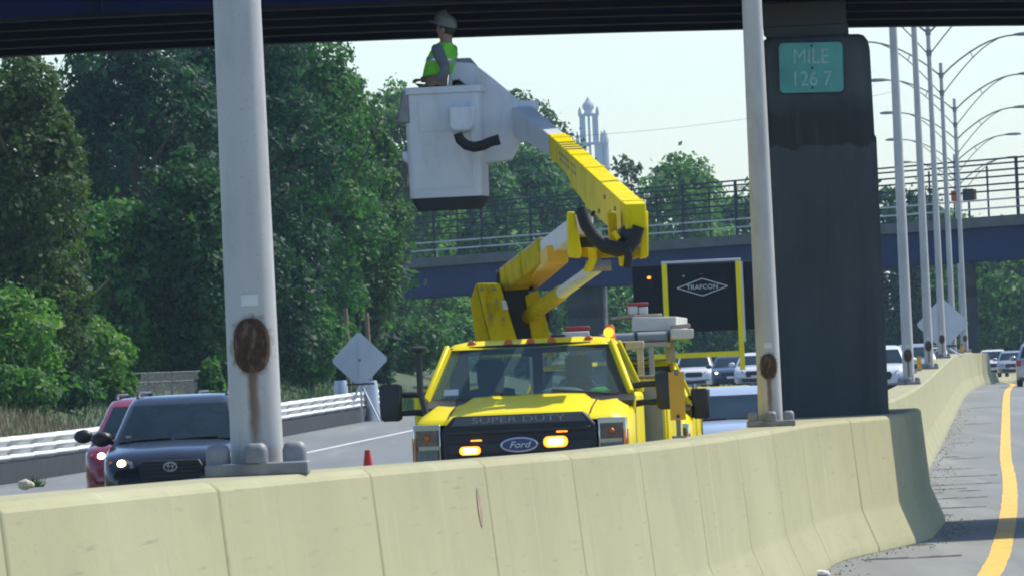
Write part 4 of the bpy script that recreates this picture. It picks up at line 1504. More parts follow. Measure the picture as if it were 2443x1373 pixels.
# bucket
bc0 = at(1074, 485, 94.1)
BX, BY, BZ = bc0.x, 94.1, bc0.z
def bring(z, hw, hd, r=.09):
    return [Vector((BX + p.x * math.cos(.14) + p.y * math.sin(.14), BY + p.y * math.cos(.14) - p.x * math.sin(.14), BZ + z)) for p in rrect(0, 0, 0, hw, hd, r, 4)]
b = MB()
b2 = MB().rings([bring(-.075, .33, .24), bring(-.07, .345, .255), bring(.063, .407, .317, .07)])
rs = [bring(.065, .408, .318, .07), bring(.10, .412, .322, .07), bring(1.22, .428, .338, .07), bring(1.23, .455, .365), bring(1.30, .455, .365), bring(1.305, .44, .35), bring(1.30, .40, .31), bring(.06, .375, .285)]
b.rings(rs)
bk = b.build('bucket', M_white, BT, world=True, smooth=35)
b2.build('bucket_base', mat('dark_base_grey', (.035, .038, .042), .8), bk, world=True, smooth=35)  # underside band in a darker grey than the bucket walls
def bpt(x, z, off):
    y = -(.315 + .02 * z / 1.2) - off
    return Vector((BX + x * math.cos(.14) + y * math.sin(.14), BY + y * math.cos(.14) - x * math.sin(.14), BZ + z))
# raised panel frame on the front face
for x0, x1, z0, z1 in ((-.30, .33, .16, .185), (.31, .335, .185, 1.12), (-.26, .05, .80, .815), (-.27, -.255, .80, 1.15)):
    MB().prism([bpt(x0, z0, -.01), bpt(x1, z0, -.01), bpt(x1, z1, -.01), bpt(x0, z1, -.01)], (0, -.022, 0)).build('panel_rib', M_white, bk, world=True, bevel=.005)
q = Vector((BX - .46, BY - .05, BZ))
MB().rings([[q + Vector((x, yv, z)) for x, yv, z in ((-.05, -.15, .50), (.10, -.15, .40), (.10, .15, .40), (-.05, .15, .50))], [q + Vector((x, yv, z)) for x, yv, z in ((-.06, -.15, .60), (.10, -.15, .60), (.10, .15, .60), (-.06, .15, .60))]]).build('bucket_step', M_white, bk, world=True, bevel=.02)
q = Vector((BX - .50, BY - .05, BZ + 1.13))
MB().rings([[q + Vector((x, yv, z)) for x, yv, z in ((-.06, -.25, -.22), (.09, -.25, -.22), (.09, .25, -.22), (-.06, .25, -.22))], [q + Vector((x, yv, z)) for x, yv, z in ((.02, -.25, .15), (.09, -.25, .15), (.09, .25, .15), (.02, .25, .15))]]).build('bucket_flap', M_greysteel, bk, world=True, bevel=.02)
b = MB()
b.rings([bring(.062, .37, .28), bring(.30, .37, .28)])
b.build('floor_step', M_grey, bk, world=True)

# ---- the worker in the bucket
def skinned(name, m, verts, edges, root_i, parent, sub=2):
    me = bpy.data.meshes.new(name)
    me.from_pydata([v[0] for v in verts], edges, [])
    o = bpy.data.objects.new(name, me)
    col.objects.link(o)
    o.parent = parent
    k = o.modifiers.new('skin', 'SKIN')
    k.use_smooth_shade = True
    lay = me.skin_vertices[0].data if me.skin_vertices else None
    if lay is None:
        bpy.context.view_layer.objects.active = o
        me.attributes.new('x', 'FLOAT', 'POINT')
    for i, v in enumerate(verts):
        r = v[1]
        lay[i].radius = r if isinstance(r, tuple) else (r, r)
        lay[i].use_root = i in root_i
    s2 = o.modifiers.new('sub', 'SUBSURF')
    s2.levels = s2.render_levels = sub
    me.materials.append(m)
    return o


WP = at(1056, 300, 94.1)
FLOOR = BZ + .30
person = thing('person', 'worker in lime vest and tan hard hat standing in the white bucket', 'person', (WP.x - .10, 94.1, FLOOR), R(-118))
person.rotation_euler = (R(-7), 0, R(-118))
# local: faces -y, x to the figure's left... z up; leans slightly forward
V = [((0, -.09, .95), (.155, .115)),     # 0 pelvis
     ((0, -.07, 1.12), (.145, .110)),    # 1 waist
     ((0, -.03, 1.29), (.170, .120)),    # 2 chest
     ((0, .00, 1.42), (.130, .090)),     # 3 upper chest
     ((0, .02, 1.51), (.058, .058)),     # 4 neck
     ((0, .005, 1.60), (.080, .092)),    # 5 head low
     ((0, .00, 1.69), (.082, .098)),     # 6 head mid
     ((0, .02, 1.75), (.060, .072)),     # 7 head top
     ((.18, .01, 1.43), (.065, .065)),   # 8 L shoulder
     ((.27, .19, 1.22), (.048, .048)),   # 9 L elbow
     ((.24, .02, 1.04), (.036, .036)),   # 10 L wrist
     ((.23, -.06, 1.02), (.040, .022)),  # 11 L palm
     ((-.18, .0, 1.43), (.065, .065)),   # 12 R shoulder
     ((-.27, -.14, 1.22), (.048, .048)), # 13 R elbow
     ((-.20, -.30, 1.08), (.036, .036)), # 14 R wrist
     ((-.18, -.38, 1.07), (.040, .022)), # 15 R palm
     ((.10, -.06, .86), (.105, .105)), ((.11, -.04, .48), (.070, .070)), ((.11, .02, .09), (.048, .048)), ((.11, -.12, .045), (.045, .035)),
     ((-.10, -.06, .86), (.105, .105)), ((-.11, -.04, .48), (.070, .070)), ((-.11, .02, .09), (.048, .048)), ((-.11, -.12, .045), (.045, .035)),
     ((0, -.098, 1.665), (.016, .016))]  # nose
E = [(0, 1), (1, 2), (2, 3), (3, 4), (4, 5), (5, 6), (6, 7), (3, 8), (8, 9), (9, 10), (10, 11), (3, 12), (12, 13), (13, 14), (14, 15),
     (0, 16), (16, 17), (17, 18), (18, 19), (0, 20), (20, 21), (21, 22), (22, 23), (6, 24)]
roots = {0}
# five fingers on each hand, curled over what they rest on
for pi, s in ((11, 1), (15, -1)):
    pc = Vector(V[pi][0])
    for fx, ln in ((-.030, .068), (-.010, .078), (.010, .074), (.030, .058)):
        i0 = len(V)
        V += [((pc.x + fx, pc.y - .01, pc.z), (.011, .011)), ((pc.x + fx, pc.y - .045, pc.z + .002), (.0095, .0095)), ((pc.x + fx, pc.y - .045 - ln * .4, pc.z - .018), (.009, .009)), ((pc.x + fx, pc.y - .045 - ln * .5, pc.z - .045), (.008, .008))]
        E += [(i0, i0 + 1), (i0 + 1, i0 + 2), (i0 + 2, i0 + 3)]
        roots.add(i0)
    i0 = len(V)
    V += [((pc.x - s * .02, pc.y + .03, pc.z), (.012, .012)), ((pc.x - s * .05, pc.y - .005, pc.z - .012), (.011, .011)), ((pc.x - s * .052, pc.y - .035, pc.z - .03), (.009, .009))]
    E += [(i0, i0 + 1), (i0 + 1, i0 + 2)]
    roots.add(i0)
skinned('body', M_skin, V, E, roots, person)
b = MB()
for sx in (-.03, .03):
    b.ball((sx, -.090, 1.69), .011, 8, 6)
b.build('eyes', M_hair, person, smooth=60)
b = MB()
for sx in (-.085, .085):
    b.ball((sx, .012, 1.65), (.014, .028, .036), 8, 6)
b.build('ears', M_skin, person, smooth=60)
MB().ball((0, .028, 1.67), (.088, .098, .085), 14, 10).build('hair', M_hair, person, smooth=60)
b = MB()
n = 24
b.rings([[(rx * math.cos(2*math.pi*k/n), cy + ry * math.sin(2*math.pi*k/n), z + .03 * math.sin(2*math.pi*k/n) * (z < 1.2)) for k in range(n)] for z, rx, ry, cy in
         ((1.14, .190, .155, -.07), (1.20, .195, .155, -.055), (1.31, .212, .158, -.025), (1.39, .222, .138, .0), (1.44, .205, .118, .008), (1.475, .150, .098, .012), (1.50, .10, .085, .016), (1.515, .075, .075, .018))])
b.build('vest', M_vest, person, smooth=60)
b = MB()
b.rings([[(rx * math.cos(2*math.pi*k/n), cy + ry * math.sin(2*math.pi*k/n), z) for k in range(n)] for z, rx, ry, cy in ((1.295, .2125, .1595, -.027), (1.30, .2165, .1625, -.026), (1.335, .2185, .1605, -.016), (1.34, .2135, .155, -.014))])
b.build('reflective_band', M_silver, person, smooth=60)
for s, sh, elb, wr in ((1, V[8][0], V[9][0], V[10][0]), (-1, V[12][0], V[13][0], V[14][0])):
    sh, elb, wr = Vector(sh), Vector(elb), Vector(wr)
    skinned('sleeve', M_shirt, [(tuple(sh + Vector((-s * .03, 0, .02))), .088), (tuple(sh), .085), (tuple(sh.lerp(elb, .5)), .068), (tuple(elb), .060), (tuple(elb.lerp(wr, .8)), .048)], [(0, 1), (1, 2), (2, 3), (3, 4)], {0}, person)
skinned('trousers', M_pants, [((0, -.07, 1.15), (.185, .150)), ((.10, -.06, .84), (.122, .122)), ((.11, -.04, .48), (.085, .085)), ((.11, .02, .10), (.068, .068)), ((-.10, -.06, .84), (.122, .122)), ((-.11, -.04, .48), (.085, .085)), ((-.11, .02, .10), (.068, .068))],
        [(0, 1), (1, 2), (2, 3), (0, 4), (4, 5), (5, 6)], {0}, person)
b = MB()
n = 20
b.rings([[(rx * math.cos(2*math.pi*j/n), -.0 + ry * math.sin(2*math.pi*j/n) - (.03 if z < 1.775 else 0), z - .055 - .03 * math.sin(2*math.pi*j/n)) for j in range(n)] for z, rx, ry in ((1.765, .135, .165), (1.772, .135, .165), (1.785, .118, .135), (1.83, .112, .128), (1.875, .085, .10), (1.90, .04, .05), (1.905, .01, .01))])
b.build('hard_hat', M_hat, person, smooth=40)
for s in (-1, 1):
    MB().rings([rrect(s * .11, -.06, z, hw, hd, .04) for z, hw, hd in ((0, .055, .145), (.05, .055, .145), (.09, .05, .09), (.14, .05, .06))]).build('boot', M_black, person, smooth=50)

# ---- second yellow truck with rack
TB2 = at(1435, 1000, 87.6)
T2 = thing('work_truck', 'yellow work truck with beige ladder rack parked behind the bucket truck', 'truck', (TB2.x, 87.6, ROADZ(87.6)), road_yaw(88) * .6)
T2.scale = (.92, .92, .92)
superduty_cab(T2, zs=.97)
for kk in kids(T2):
    if kk.name.startswith('mirror') and kk.location.x > 0:
        kk.location.x = 1.10
MB().box(-1.02, 1.02, 3.5, 6.6, .6, 1.35).build('cargo_bed', M_yellow, T2, bevel=.03)
for s in (-1, 1):
    wheel(T2, s * .88, 5.2, .41, .28)
p1 = (1492 - 1435) / 210
p2 = (1562 - 1435) / 210
for x in (-.75, p1, p2):
    MB().box(x - .028, x + .028, -.24, -.18, .62, 2.13).build('rack_post', M_beige, T2, bevel=.006)
MB().box(-.85, .78, -.255, -.165, 2.132, 2.18).build('rack_bar', M_beige, T2, bevel=.006)
MB().box(-.85, .78, 3.9, 3.99, 2.132, 2.18).build('rack_bar', M_beige, T2, bevel=.006)
for x in (-.8, .7):
    MB().box(x - .03, x + .03, -.16, 6.4, 2.135, 2.178).build('rack_rail', M_beige, T2)
    for yy in (3.95, 6.3):
        MB().box(x - .03, x + .03, yy - .03, yy + .03, 1.352, 2.13).build('rack_post', M_beige, T2)
for z in (1.86, 1.92, 1.98):
    MB().box(p1 + .04, p2 - .04, -.225, -.20, z + .05, z + .072).build('light_bar', M_black, T2)
MB().box(.14, .20, -.23, -.19, 1.74, 2.13).build('bracket', M_alu, T2)
rl = tag(MB().tube([(-.35, 0, 0), (.35, 0, 0)], .055, 14).build('roller_bundle', M_grey, smooth=40), 'dark grey roll of sheeting strapped on the front rack bar', 'roll')
q = root_matrix(T2) @ Vector((.42, -.21, 2.24))
rl.location = q
for x in (-.36, 0.02, .36):
    MB().tube([(x - .015, 0, 0), (x + .015, 0, 0)], .068, 14).build('strap_ring', M_black, rl)


def stack_box(x, y, wpx, hpx, Y, L, name, lab, m, cat, rz=0.0, tilt=0.0, bev=.01):
    """load piece: its front face lower-left pixel (x, y), size in pixels"""
    p = at(x + wpx / 2, y, Y)
    k = Y / FPX
    o = MB().box(-wpx * k / 2, wpx * k / 2, 0, L, 0, hpx * k).build(name, m, None, bevel=bev)
    o.location = p
    o.rotation_euler = (0, tilt, rz)
    return tag(o, lab, cat)


Zr = (root_matrix(T2) @ Vector((0, 0, 2.181))).z
def load(xpx, wpx, z0, h, Y, L, *a, **k):
    o = stack_box(xpx, 790, wpx, h * FPX / Y, Y, L, *a, **k)
    o.location.z = z0
    return o
load(1500, 100, Zr, .115, 88.6, 4.2, 'wooden_crate', 'long beige wooden box lying on the ladder rack', M_wood, 'crate')
load(1486, 46, Zr + .002, .055, 88.5, 4.6, 'lumber', 'short dark stained timber end left of the beige wooden box', M_trunkpole, 'timber')
load(1604, 44, Zr + .135, .045, 88.45, 3.6, 'lumber', 'thin beige timber on top of the bundle at the rack side', M_wood, 'timber', tilt=R(-3), rz=.03)
load(1512, 70, Zr + .272, .03, 88.75, 3.4, 'lumber', 'thin pale slat lying flat on the pale grey case', M_wood, 'timber', rz=.06)
load(1508, 106, Zr + .12, .15, 88.7, 4.0, 'pale_carton', 'flat pale grey case on top of the beige wooden box', M_paleboard, 'case', tilt=R(1.5), rz=-.05)
load(1600, 54, Zr + .03, .10, 88.4, 3.2, 'board_bundle', 'pale bundle of boards sticking out over the rack side', M_paleboard, 'boards', tilt=R(2))
load(1502, 22, Zr + .305, .09, 89, .6, 'small_box', 'small white box with red lid at the left of the load top', M_paleboard, 'box')
load(1526, 22, Zr + .305, .08, 89, .6, 'small_box', 'small grey white box with red lid at the right of the load top', M_paleboard, 'box')
load(1500, 50, Zr + .40, .03, 89, .5, 'red_cover', 'thin red cover lying over the small boxes of the load', M_redbox, 'cover')
load(1322, 104, Zr - .05, .05, 88.2, 3.5, 'plank', 'dark brown plank lying across the rack behind the beacon', M_trunkpole, 'plank')
load(1340, 66, Zr + .0, .15, 88.3, .8, 'parcel', 'white and pale box standing on the brown plank', M_paleboard, 'box')
load(1350, 58, Zr + .155, .05, 88.33, .7, 'red_cover', 'red lid on the white box above the brown plank', M_redbox, 'cover')
load(1312, 36, Zr + .0, .13, 88.25, .8, 'tool_case', 'black tool case standing left of the red lidded box', M_black, 'case')

# ---- message board with raised frame
mb0 = at(1684, 870, 210)
MBd = thing('message_board', 'big black message board with white diamond emblem on yellow lifting frame', 'message board', (mb0.x, 210, ROADZ(210)))
def mbx(px):
    return (px - 1684) * 210 / FPX
def mbz(py, px=1684):
    return at(px, py, 210).z - ROADZ(210)
zt, zb = mbz(627), mbz(790)
pan = MB().box(mbx(1518), mbx(1850), 0, .3, zb, zt).build('display_panel', M_panelblack, MBd, bevel=.03)
for px in (1595, 1771):
    MB().box(mbx(px) - .065, mbx(px) + .065, -.16, -.02, mbz(885) if px > 1700 else zb - .75, zt + .02).build('mast', M_yellow, MBd, bevel=.01)
MB().box(mbx(1588), mbx(1778), -.17, -.01, zt + .022, zt + .085).build('top_bar', M_alu, MBd, bevel=.01)
MB().box(mbx(1590), mbx(1598), -.12, -.02, zt - 1.7, zt).build('lift_cable', M_alu, MBd)
MB().box(mbx(1776), mbx(1782), -.12, -.02, zt - 2.0, zt).build('lift_cable', M_alu, MBd)
MB().box(mbx(1560), mbx(1764), -.14, -.02, mbz(851), mbz(839)).build('cross_beam', M_yellow, MBd, bevel=.01)
b = MB()
zc = mbz(684)
hw, hh, t = .64, .215, .028
out = [(-hw, 0), (0, hh), (hw, 0), (0, -hh)]
for (x0, z0), (x1, z1) in zip(out, out[1:] + out[:1]):
    b.beam((x0, -.012, zc + z0), (x1, -.012, zc + z1), .02, t, up=(0, 1, 0))
b.build('diamond_emblem', M_silver, pan)
text('TRAFCON', .17, 'lettering', M_silver, pan, (0, -.012, zc), width=.78, depth=.005)
for px, py, s, m in ((1558, 656, .05, M_amber_dim), (1640, 656, .03, M_beige), (1682, 653, .03, M_red_lens)):
    MB().ball((mbx(px), -.01, mbz(py)), (s, .02, s * .7), 10, 6).build('lamp', m, pan)
MB().box(-1.1, 1.1, .1, 2.8, .45, .95).build('trailer_bed', M_yellow, MBd, bevel=.03)
for s in (-1, 1):
    wheel(MBd, s * 1.0, 1.6, .33, .2)


# ================================================================== cars
def car(name, label, cat, loc, yaw, paint, H=1.68, W=1.82, L=4.5, hood=.95, cowl=1.08, wy=1.05, ty=1.75, detail=True, away=False, lit=(), mirrors=True, rails=False, group=None, emblem=False, sedan=False, glassm=None):
    r = thing(name, label, cat, loc, yaw, group)
    hw = W / 2
    def ring(y, k, zb, zs, zc):
        w = hw * k
        P = [(.92 * w, zb), (w, zb + .14), (w * 1.0, zs - .22), (w * .985, zs - .06), (w * .93, zs), (w * .6, zc), (0, zc + .012)]
        return [Vector((x, y, z)) for x, z in P] + [Vector((-x, y, z)) for x, z in reversed(P[:-1])]
    b = MB()
    b.rings([ring(0, .78, .36, hood - .30, hood - .28), ring(.06, .88, .28, hood - .17, hood - .14), ring(.18, .95, .24, hood - .06, hood - .02), ring(.4, .985, .22, hood, hood + .035),
             ring(wy * .85, 1, .22, cowl - .05, cowl), ring(wy + .3, 1, .22, cowl - .02, cowl - .01), ring(L - .5, 1, .24, cowl - .01, cowl - .01), ring(L - .1, .96, .30, cowl - .06, cowl - .05), ring(L, .88, .38, cowl - .25, cowl - .22)])
    body = b.build('body', paint, r, smooth=45)
    ly = L - (.95 if sedan else .06)
    st = [(cowl - .04, wy, ly, .94), (cowl + .02, wy + .06, ly - .03, .925), (H - .13, ty, ly - (.55 if sedan else .35), .755), (H - .05, ty + .12, ly - (.7 if sedan else .45), .70), (H - .012, ty + .35, ly - (.9 if sedan else .6), .58), (H, ty + .7, ly - (1.1 if sedan else 1.0), .36)]
    b = MB()
    b.rings([rrect(0, (yf + yr) / 2, z, hw * k, (yr - yf) / 2, .13, 4) for z, yf, yr, k in st])
    cabin = b.build('cabin', paint, r, smooth=45)
    g = glassm or M_carglass
    def lerp_st(z):
        for (z0, a0, b0, k0), (z1, a1, b1, k1) in zip(st, st[1:]):
            if z0 <= z <= z1:
                t = (z - z0) / (z1 - z0)
                return a0 + (a1 - a0) * t, b0 + (b1 - b0) * t, (k0 + (k1 - k0) * t) * hw
        return st[-1][1], st[-1][2], st[-1][3] * hw
    za, zb2 = cowl + .01, H - .125
    def front(a, t):
        z = za + (zb2 - za) * t
        yf, yr, k = lerp_st(z)
        x = (a * 2 - 1) * (k - .085)
        bow = .045 * (1 - (2 * a - 1) ** 2)
        return (x, yf - .014 - bow + .045 * 0, z)
    def rear(a, t):
        z = za + .05 + (zb2 - za - .05) * t
        yf, yr, k = lerp_st(z)
        return ((a * 2 - 1) * (k - .10), yr + .012, z)
    w1 = MB().grid(front, 8, 4).build('windscreen', g, r, smooth=60)
    MB().grid(rear, 4, 3).build('rear_window', g, r, smooth=60)
    for s in (-1, 1):
        def side(f0, f1):
            def fn(a, t):
                z = za + .03 + (zb2 - za - .03) * t
                yf, yr, k = lerp_st(z)
                y = yf + .16 + (yr - yf - .35) * (f0 + (f1 - f0) * a)
                return (s * (k + .006), y, z)
            return fn
        for f0, f1 in ((0, .40), (.43, .82)) + (() if sedan else ((.85, 1.0),)):
            MB().grid(side(f0, f1), 3, 2).build('side_window', g, r)
        wheel(r, s * (hw - .13), .85, .34, .22)
        wheel(r, s * (hw - .13), L - .85, .34, .22)
        if mirrors:
            b = MB()
            b.ball((s * (hw + .11), wy + .42, cowl + .055), (.14, .08, .10), 12, 8)
            mm = b.build('mirror', M_black if detail else paint, r, smooth=60)
            MB().tube([(s * (hw - .05), wy + .48, cowl - .01), (s * (hw + .04), wy + .44, cowl + .02)], .03, 6).build('mirror_arm', M_black, mm)
        if away:
            MB().box(min(s * (hw - .22), s * (hw - .02)), max(s * (hw - .22), s * (hw - .02)), L - .09, L + .012, cowl - .26, cowl - .02).build('tail_light', M_red_lens, r, bevel=.02)
        # headlamps
        hp = [(s * hw * .52, .10, hood - .19), (s * hw * .90, .26, hood - .16), (s * hw * .965, .46, hood - .03), (s * hw * .80, .30, hood - .03), (s * hw * .56, .145, hood - .10)]
        lamp = MB().prism([(x, y - .085, z) for x, y, z in hp], (0, .10, 0)).build('headlight', M_head, r, bevel=.01)
        if s in lit:
            MB().ball((s * hw * .70, .075, hood - .125), (.055, .03, .05), 10, 8).build('lamp_glow', M_head_lit, lamp, smooth=60)
        elif detail:
            MB().ball((s * hw * .66, .085, hood - .125), (.05, .02, .045), 10, 8).build('bulb', M_chrome, lamp, smooth=60)
        if detail:
            MB().ball((s * hw * .86, .15, hood - .12), (.04, .03, .03), 8, 6).build('indicator', M_amber_lens, lamp, smooth=60)
    gr_ = MB().prism([(-hw * .46, -.02, hood - .19), (-hw * .40, -.02, hood - .34), (hw * .40, -.02, hood - .34), (hw * .46, -.02, hood - .19), (hw * .40, .02, hood - .105), (-hw * .40, .02, hood - .105)], (0, .12, 0)).build('grille', M_grille, r, bevel=.01)
    MB().box(-hw * .62, hw * .62, -.035, .1, .30, .44).build('lower_grille', M_grille, r, bevel=.02)
    MB().box(-.16, .16, -.045, -.03, .46, .57).build('licence_plate', M_white, r)
    if detail:
        for dz in (.15, .20, .25, .30):
            MB().box(-hw * .41, hw * .41, -.034, -.015, hood - dz - .008, hood - dz + .008).build('grille_slat', M_black, gr_)
        for a0, a1 in ((.10, .45), (.48, .85)):
            MB().tube([Vector(front(a0, .03)) + Vector((0, -.02, 0)), Vector(front(a1, .06)) + Vector((0, -.02, 0))], .010, 5).build('wiper', M_black, w1)
        st1 = Vector(front(.07, .12)) + Vector((0, -.004, 0))
        MB().box(st1.x - .035, st1.x + .035, st1.y - .003, st1.y, st1.z - .025, st1.z + .025).build('sticker', M_white, w1)
        q = Vector(front(.5, .93))
        MB().box(q.x - .11, q.x + .11, q.y + .03, q.y + .06, q.z - .03, q.z + .02).build('inside_mirror', M_alu, w1)
    if emblem:
        e = MB()
        n = 24
        def ell(rx, rz, dz=0):
            return [(rx * math.cos(2*math.pi*j/n), -.05, hood - .185 + dz + rz * math.sin(2*math.pi*j/n)) for j in range(n + 1)]
        e.tube(ell(.082, .056), .008, 6)
        e.tube(ell(.030, .053), .006, 6)
        e.tube(ell(.058, .022, .028), .006, 6)
        e.build('emblem', M_silver, r)
    if rails:
        for s in (-1, 1):
            y0, y1 = ty + .35, ly - .7
            x = s * hw * .64
            MB().tube([(x, y0, H - .04), (x, y0 + .12, H + .035), (x, y1 - .12, H + .035), (x, y1, H - .04)], .028, 6).build('roof_rail', M_black, r, smooth=60)
    return r


P_darkcar = mat('near_black_car_paint', (.012, .014, .019), .22, var=.1, coat=.8)
P_red = mat('dark_red_car_paint', (.26, .018, .035), .25, var=.08, coat=.8)
P_paleblue = mat('pale_silver_blue_paint', (.44, .52, .62), .3, .2, var=.06, coat=.6)
P_white = mat('white_car_paint', (.70, .71, .72), .3, var=.05, coat=.6)
P_bluedark = mat('dark_blue_car_paint', (.05, .075, .12), .25, var=.1, coat=.7)
P_silver = mat('silver_car_paint', (.40, .42, .45), .3, .4, var=.06, coat=.6)


def car_at(px, Y, dzr=0.0):
    p = at(px, 1000, Y)
    return (p.x, Y, ROADZ(Y))


car('dark_suv', 'near black sport utility car with one glowing headlight and silver emblem', 'car', car_at(402, 107), road_yaw(107) * .8, P_darkcar, H=1.68, W=1.815, L=4.6, hood=.955, cowl=1.09, lit=(-1,), rails=True, emblem=True)
car('red_suv', 'dark red car half hidden behind the near black car', 'car', car_at(345, 118), road_yaw(118) * .8 , P_red, H=1.66, W=1.83, L=4.5, hood=.98, cowl=1.08, lit=(-1,), rails=True)
car('pale_sedan', 'pale silver blue sedan with dark windscreen between yellow truck and pier', 'car', car_at(1742, 121), road_yaw(121) * .8, P_paleblue, H=1.42, W=1.80, L=4.8, hood=.82, cowl=.93, wy=1.25, ty=2.0, sedan=True, detail=True, rails=True)
car('white_suv', 'white oncoming car far behind the yellow frame beam of the board', 'car', car_at(1660, 395), road_yaw(395), P_white, H=1.75, detail=False, lit=())
car('blue_car', 'small dark blue oncoming car with headlights on beside the yellow mast', 'car', car_at(1747, 372), road_yaw(372), P_bluedark, H=1.5, W=1.75, hood=.85, cowl=.98, detail=False, lit=(1, -1))
car('white_car', 'distant white car with glowing headlight left of the rust stained post', 'car', car_at(1806, 345), road_yaw(345), P_white, H=1.5, W=1.75, hood=.85, cowl=.98, detail=False, lit=(1,))
car('white_van', 'white oncoming car just right of the dark bridge pier', 'car', car_at(2100, 250), road_yaw(250), P_white, H=1.62, hood=.95, detail=False)
car('silver_car', 'small silver car between the first and second posts right of pier', 'car', car_at(2186, 318), road_yaw(318), P_silver, H=1.52, W=1.78, hood=.86, cowl=.98, detail=False)
car('white_hatchback', 'tiny white car between the second and third posts right of pier', 'car', car_at(2228, 368), road_yaw(368), P_white, H=1.5, W=1.75, hood=.86, cowl=.98, detail=False)
YF = 520
pf2 = road_pt(YF, -3.6)
car('distant_white_suv', 'distant white car seen over the far end of the barrier', 'car', (at(2368, 860, 510).x, 510, ROADZ(510)), road_yaw(510) * .7, P_white, H=1.7, W=1.9, detail=False)
car('distant_silver_car', 'distant silver car beside the white one over the barrier end', 'car', (at(2414, 860, 500).x, 500, ROADZ(500)), road_yaw(500) * .7, P_silver, H=1.55, W=1.8, hood=.88, cowl=1.0, detail=False)
q = road_pt(333, 3.05, 0, True)
sv = car('silver_suv', 'silver car with red tail lights driving away at the right picture edge', 'car', (q.x, q.y, q.z), R(180) + road_yaw(333), P_silver, H=1.70, W=1.85, L=4.6, hood=.97, cowl=1.06, detail=False, away=True, rails=True)
# black tow mirror of the work truck is part of its cab already

# ================================================================== SMALL THINGS
# traffic cone
p = at(877, 1080, 121)
cn = thing('traffic_cone', 'small orange red traffic cone on the road left of the bucket truck', 'cone', (p.x, 121, ROADZ(121)))
MB().rings([rrect(0, 0, z, q, q, .04) for z, q in ((0.004, .18), (.035, .18), (.04, .15))]).build('base', M_cone, cn)
n = 18
def cring(z):
    rad = .135 - .095 * (z - .04) / .70
    return [(rad * math.cos(2*math.pi*j/n), rad * math.sin(2*math.pi*j/n), z) for j in range(n)]
zcone = at(877, 1072, 121).z - ROADZ(121)
kz = zcone / .74
b = MB().rings([[(x, y, z * kz) for x, y, z in cring(zz)] for zz in (.04, .3, .48, .72, .74)])
bd = b.build('cone_body', M_cone, cn, smooth=40)
b = MB().rings([[(x * 1.03, y * 1.03, z * kz) for x, y, z in cring(zz)] for zz in (.36, .50)], False)
b.build('white_band', M_white, bd, smooth=40)

# back sides of two diamond road signs
def diamond(px, py, wpx, Y, label, floor):
    c = at(px, py, Y)
    d = wpx * Y / FPX / 2
    r = thing('diamond_sign', label, 'sign', (c.x, Y, floor), R(-4))
    h = c.z - floor
    b = MB()
    pts = [(0, d), (d, 0), (0, -d), (-d, 0)]
    rp = []
    for i in range(4):
        a, bb, cc2 = Vector(pts[i - 1]), Vector(pts[i]), Vector(pts[(i + 1) % 4])
        rp += [bb + (a - bb).normalized() * .08, bb + (cc2 - bb).normalized() * .08]
    b.prism([(x, 0, h + z) for x, z in rp], (0, .012, 0))
    b.build('sign_panel', M_signback, r)
    MB().box(-.03, .03, -.04, -.002, .02, h + d * .6).build('upright', M_signback, r)
    MB().box(-.42, .42, -.045, -.005, h - d * .86, h - d * .80).build('cross_bar', M_black, r)
    MB().ball((0, -.045, h), (.05, .012, .05), 10, 6).build('bolt', M_grey, r)
    for sx in (-1, 1):
        MB().beam((0, 0, h - d * .8), (sx * .55, -.35, .02), .04, .04).build('stand_leg', M_alu, r)
        MB().beam((0, 0, h - d * .8), (sx * .55, .35, .02), .04, .04).build('stand_leg', M_alu, r)
    return r


gz = ROADZ(252)
diamond(858, 858, 138, 252, 'pale blue grey back of a diamond sign by the guard rail end', gz)
diamond(2249, 772, 128, 268, 'pale blue grey back of a diamond sign among the lamp posts', ROADZ(268) + 1.1)
for i, (x, lab) in enumerate(((812, 'grey white marker drum standing left under the diamond sign'), (884, 'grey white marker drum standing right under the diamond sign'))):
    p = at(x, 905, 256)
    o = thing('marker_drum', lab, 'barrel', (p.x, 256, ROADZ(256) - .02))
    hgt = p.z - ROADZ(256)
    MB().rings([rrect(0, 0, z, rr, rr, rr * .99, 5) for z, rr in ((0, .30), (.06, .30), (.07, .25), (hgt * .9, .21), (hgt, .18))]).build('body', M_alu, o, smooth=40)

# orange yellow marker plates standing on the barrier
def marker(px, ytop, ybot, wpx, Y, label, dx=0):
    p0, p1 = at(px, ytop, Y), at(px, ybot, Y)
    zt_ = ROADZ(Y) + 1.10
    r = thing('marker_plate', label, 'marker', (p0.x, Y, zt_), 0, 'marker plates on the barrier top')
    wd = wpx * Y / FPX / 2
    a, c = p1.z - zt_, p0.z - zt_
    MB().prism([(-wd, 0, a), (wd, 0, a), (wd, 0, c), (wd * .3, 0, c), (wd * .2, 0, c - .03), (-wd * .2, 0, c - .03), (-wd * .3, 0, c), (-wd, 0, c)], (0, .012, 0)).build('plate', M_objmark, r)
    MB().box(-wd * .3, wd * .3, .014, .03, .02, c + .02).build('stake', M_greysteel, r)
    MB().box(-wd * .9, wd * .9, -.06, .08, 0, .02).build('foot', M_greysteel, r)
    MB().tube([(0, -.012, a + .03), (0, .0, a + .03)], .016, 8).build('bolt', M_black, r)
    return r


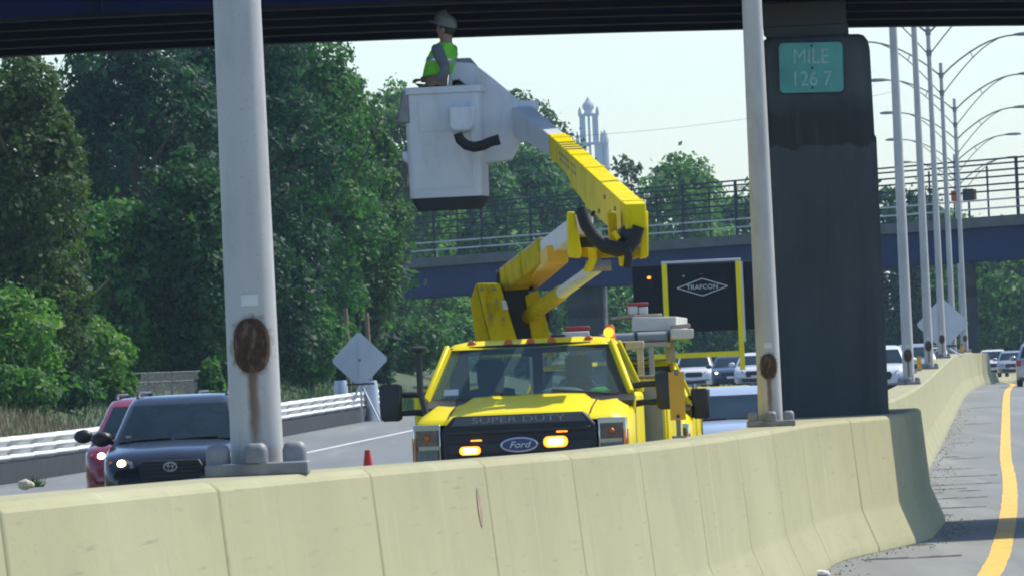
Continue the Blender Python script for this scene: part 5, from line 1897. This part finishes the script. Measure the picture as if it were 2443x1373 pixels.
marker(1613, 886, 1001, 37, 70.5, 'large orange yellow marker plate on the barrier beside black mirrors')
marker(2192, 849, 885, 11, 212, 'small orange yellow marker plate right of the first post behind pier')
marker(2243, 822, 848, 12, 262, 'small orange yellow marker plate at the third post behind pier')
marker(2295, 824, 840, 9, 300, 'tiniest orange yellow marker plate near the far end of barrier')
p = at(2130, 944, 180)
px_ = thing('broken_marker', 'dark empty marker stake with forked top on the barrier behind pier', 'marker', (MEDX(180) - .12, 180, ROADZ(180) + 1.10))
MB().box(-.16, .16, -.1, .1, 0, .04).build('foot', M_black, px_)
MB().tube([(0, 0, .04), (0, 0, .42)], .045, 8).build('stake', M_black, px_)
for s in (-1, 1):
    MB().tube([(s * .02, 0, .38), (s * .06, 0, .55), (s * .06, 0, .86)], .02, 6).build('prong', M_black, px_)
# pebble and weed at the left end, litter at the foot of the barrier
p = at(62, 1172, 36.4)
def lump(name, m, loc, s, seed, lab, cat):
    b = MB()
    n1, n2 = 10, 7
    b.ball((0, 0, 0), (1, 1, 1), n1, n2)
    b.v = [tuple(Vector(v) * (1 + .35 * noise.noise(Vector(v) * 1.7 + Vector((seed, 0, 0))))) for v in b.v]
    b.v = [(x * s[0], y * s[1], z * s[2] + s[2] * .7) for x, y, z in b.v]
    o = b.build(name, m, smooth=25)
    o.location = loc
    return tag(o, lab, cat)
topz = ROADZ(36.4) + 1.10
lump('rock', M_rock, (p.x, 36.4, topz), (.038, .035, .022), 1, 'pale broken lump of concrete on the barrier top at far left', 'rock')
g = random.Random(9)
b = MB()
for i in range(60):
    a, h, rr = g.uniform(0, 6.28), g.uniform(.02, .06), g.uniform(0, .035)
    c = Vector((rr * math.cos(a), rr * math.sin(a), 0))
    wv = Vector((math.cos(a + 1), math.sin(a + 1), 0)) * .006
    b.add([c - wv, c + wv, c + Vector((g.uniform(-.03, .03), g.uniform(-.03, .03), h))], [(0, 1, 2)])
o = b.build('weed', M_weed)
p = at(84, 1170, 36.9)
o.location = (p.x, 36.9, ROADZ(36.9) + 1.10)
tag(o, 'tiny green weed sprouting beside the pale lump on the barrier', 'plant')
p = at(1956, 1364, 80)
lump('litter', M_paleboard, (p.x, 80, ROADZ(80) - DROP), (.09, .07, .035), 4, 'crumpled pale litter lying at the foot of the barrier', 'litter')

# ================================================================== HAZE
k = NT('haze_air')
k.t.nodes.remove(k.b)
pv = k.n('VolumePrincipled')
pv.inputs['Color'].default_value = (.58, .80, 1.0, 1)
pv.inputs['Density'].default_value = .00014
k.l(pv.outputs[0], k.out.inputs['Volume'])
hz = MB().box(-1800, 1900, -230, 2650, -6, HT + 12).build('haze', k.m)
struct(hz, 'stuff')
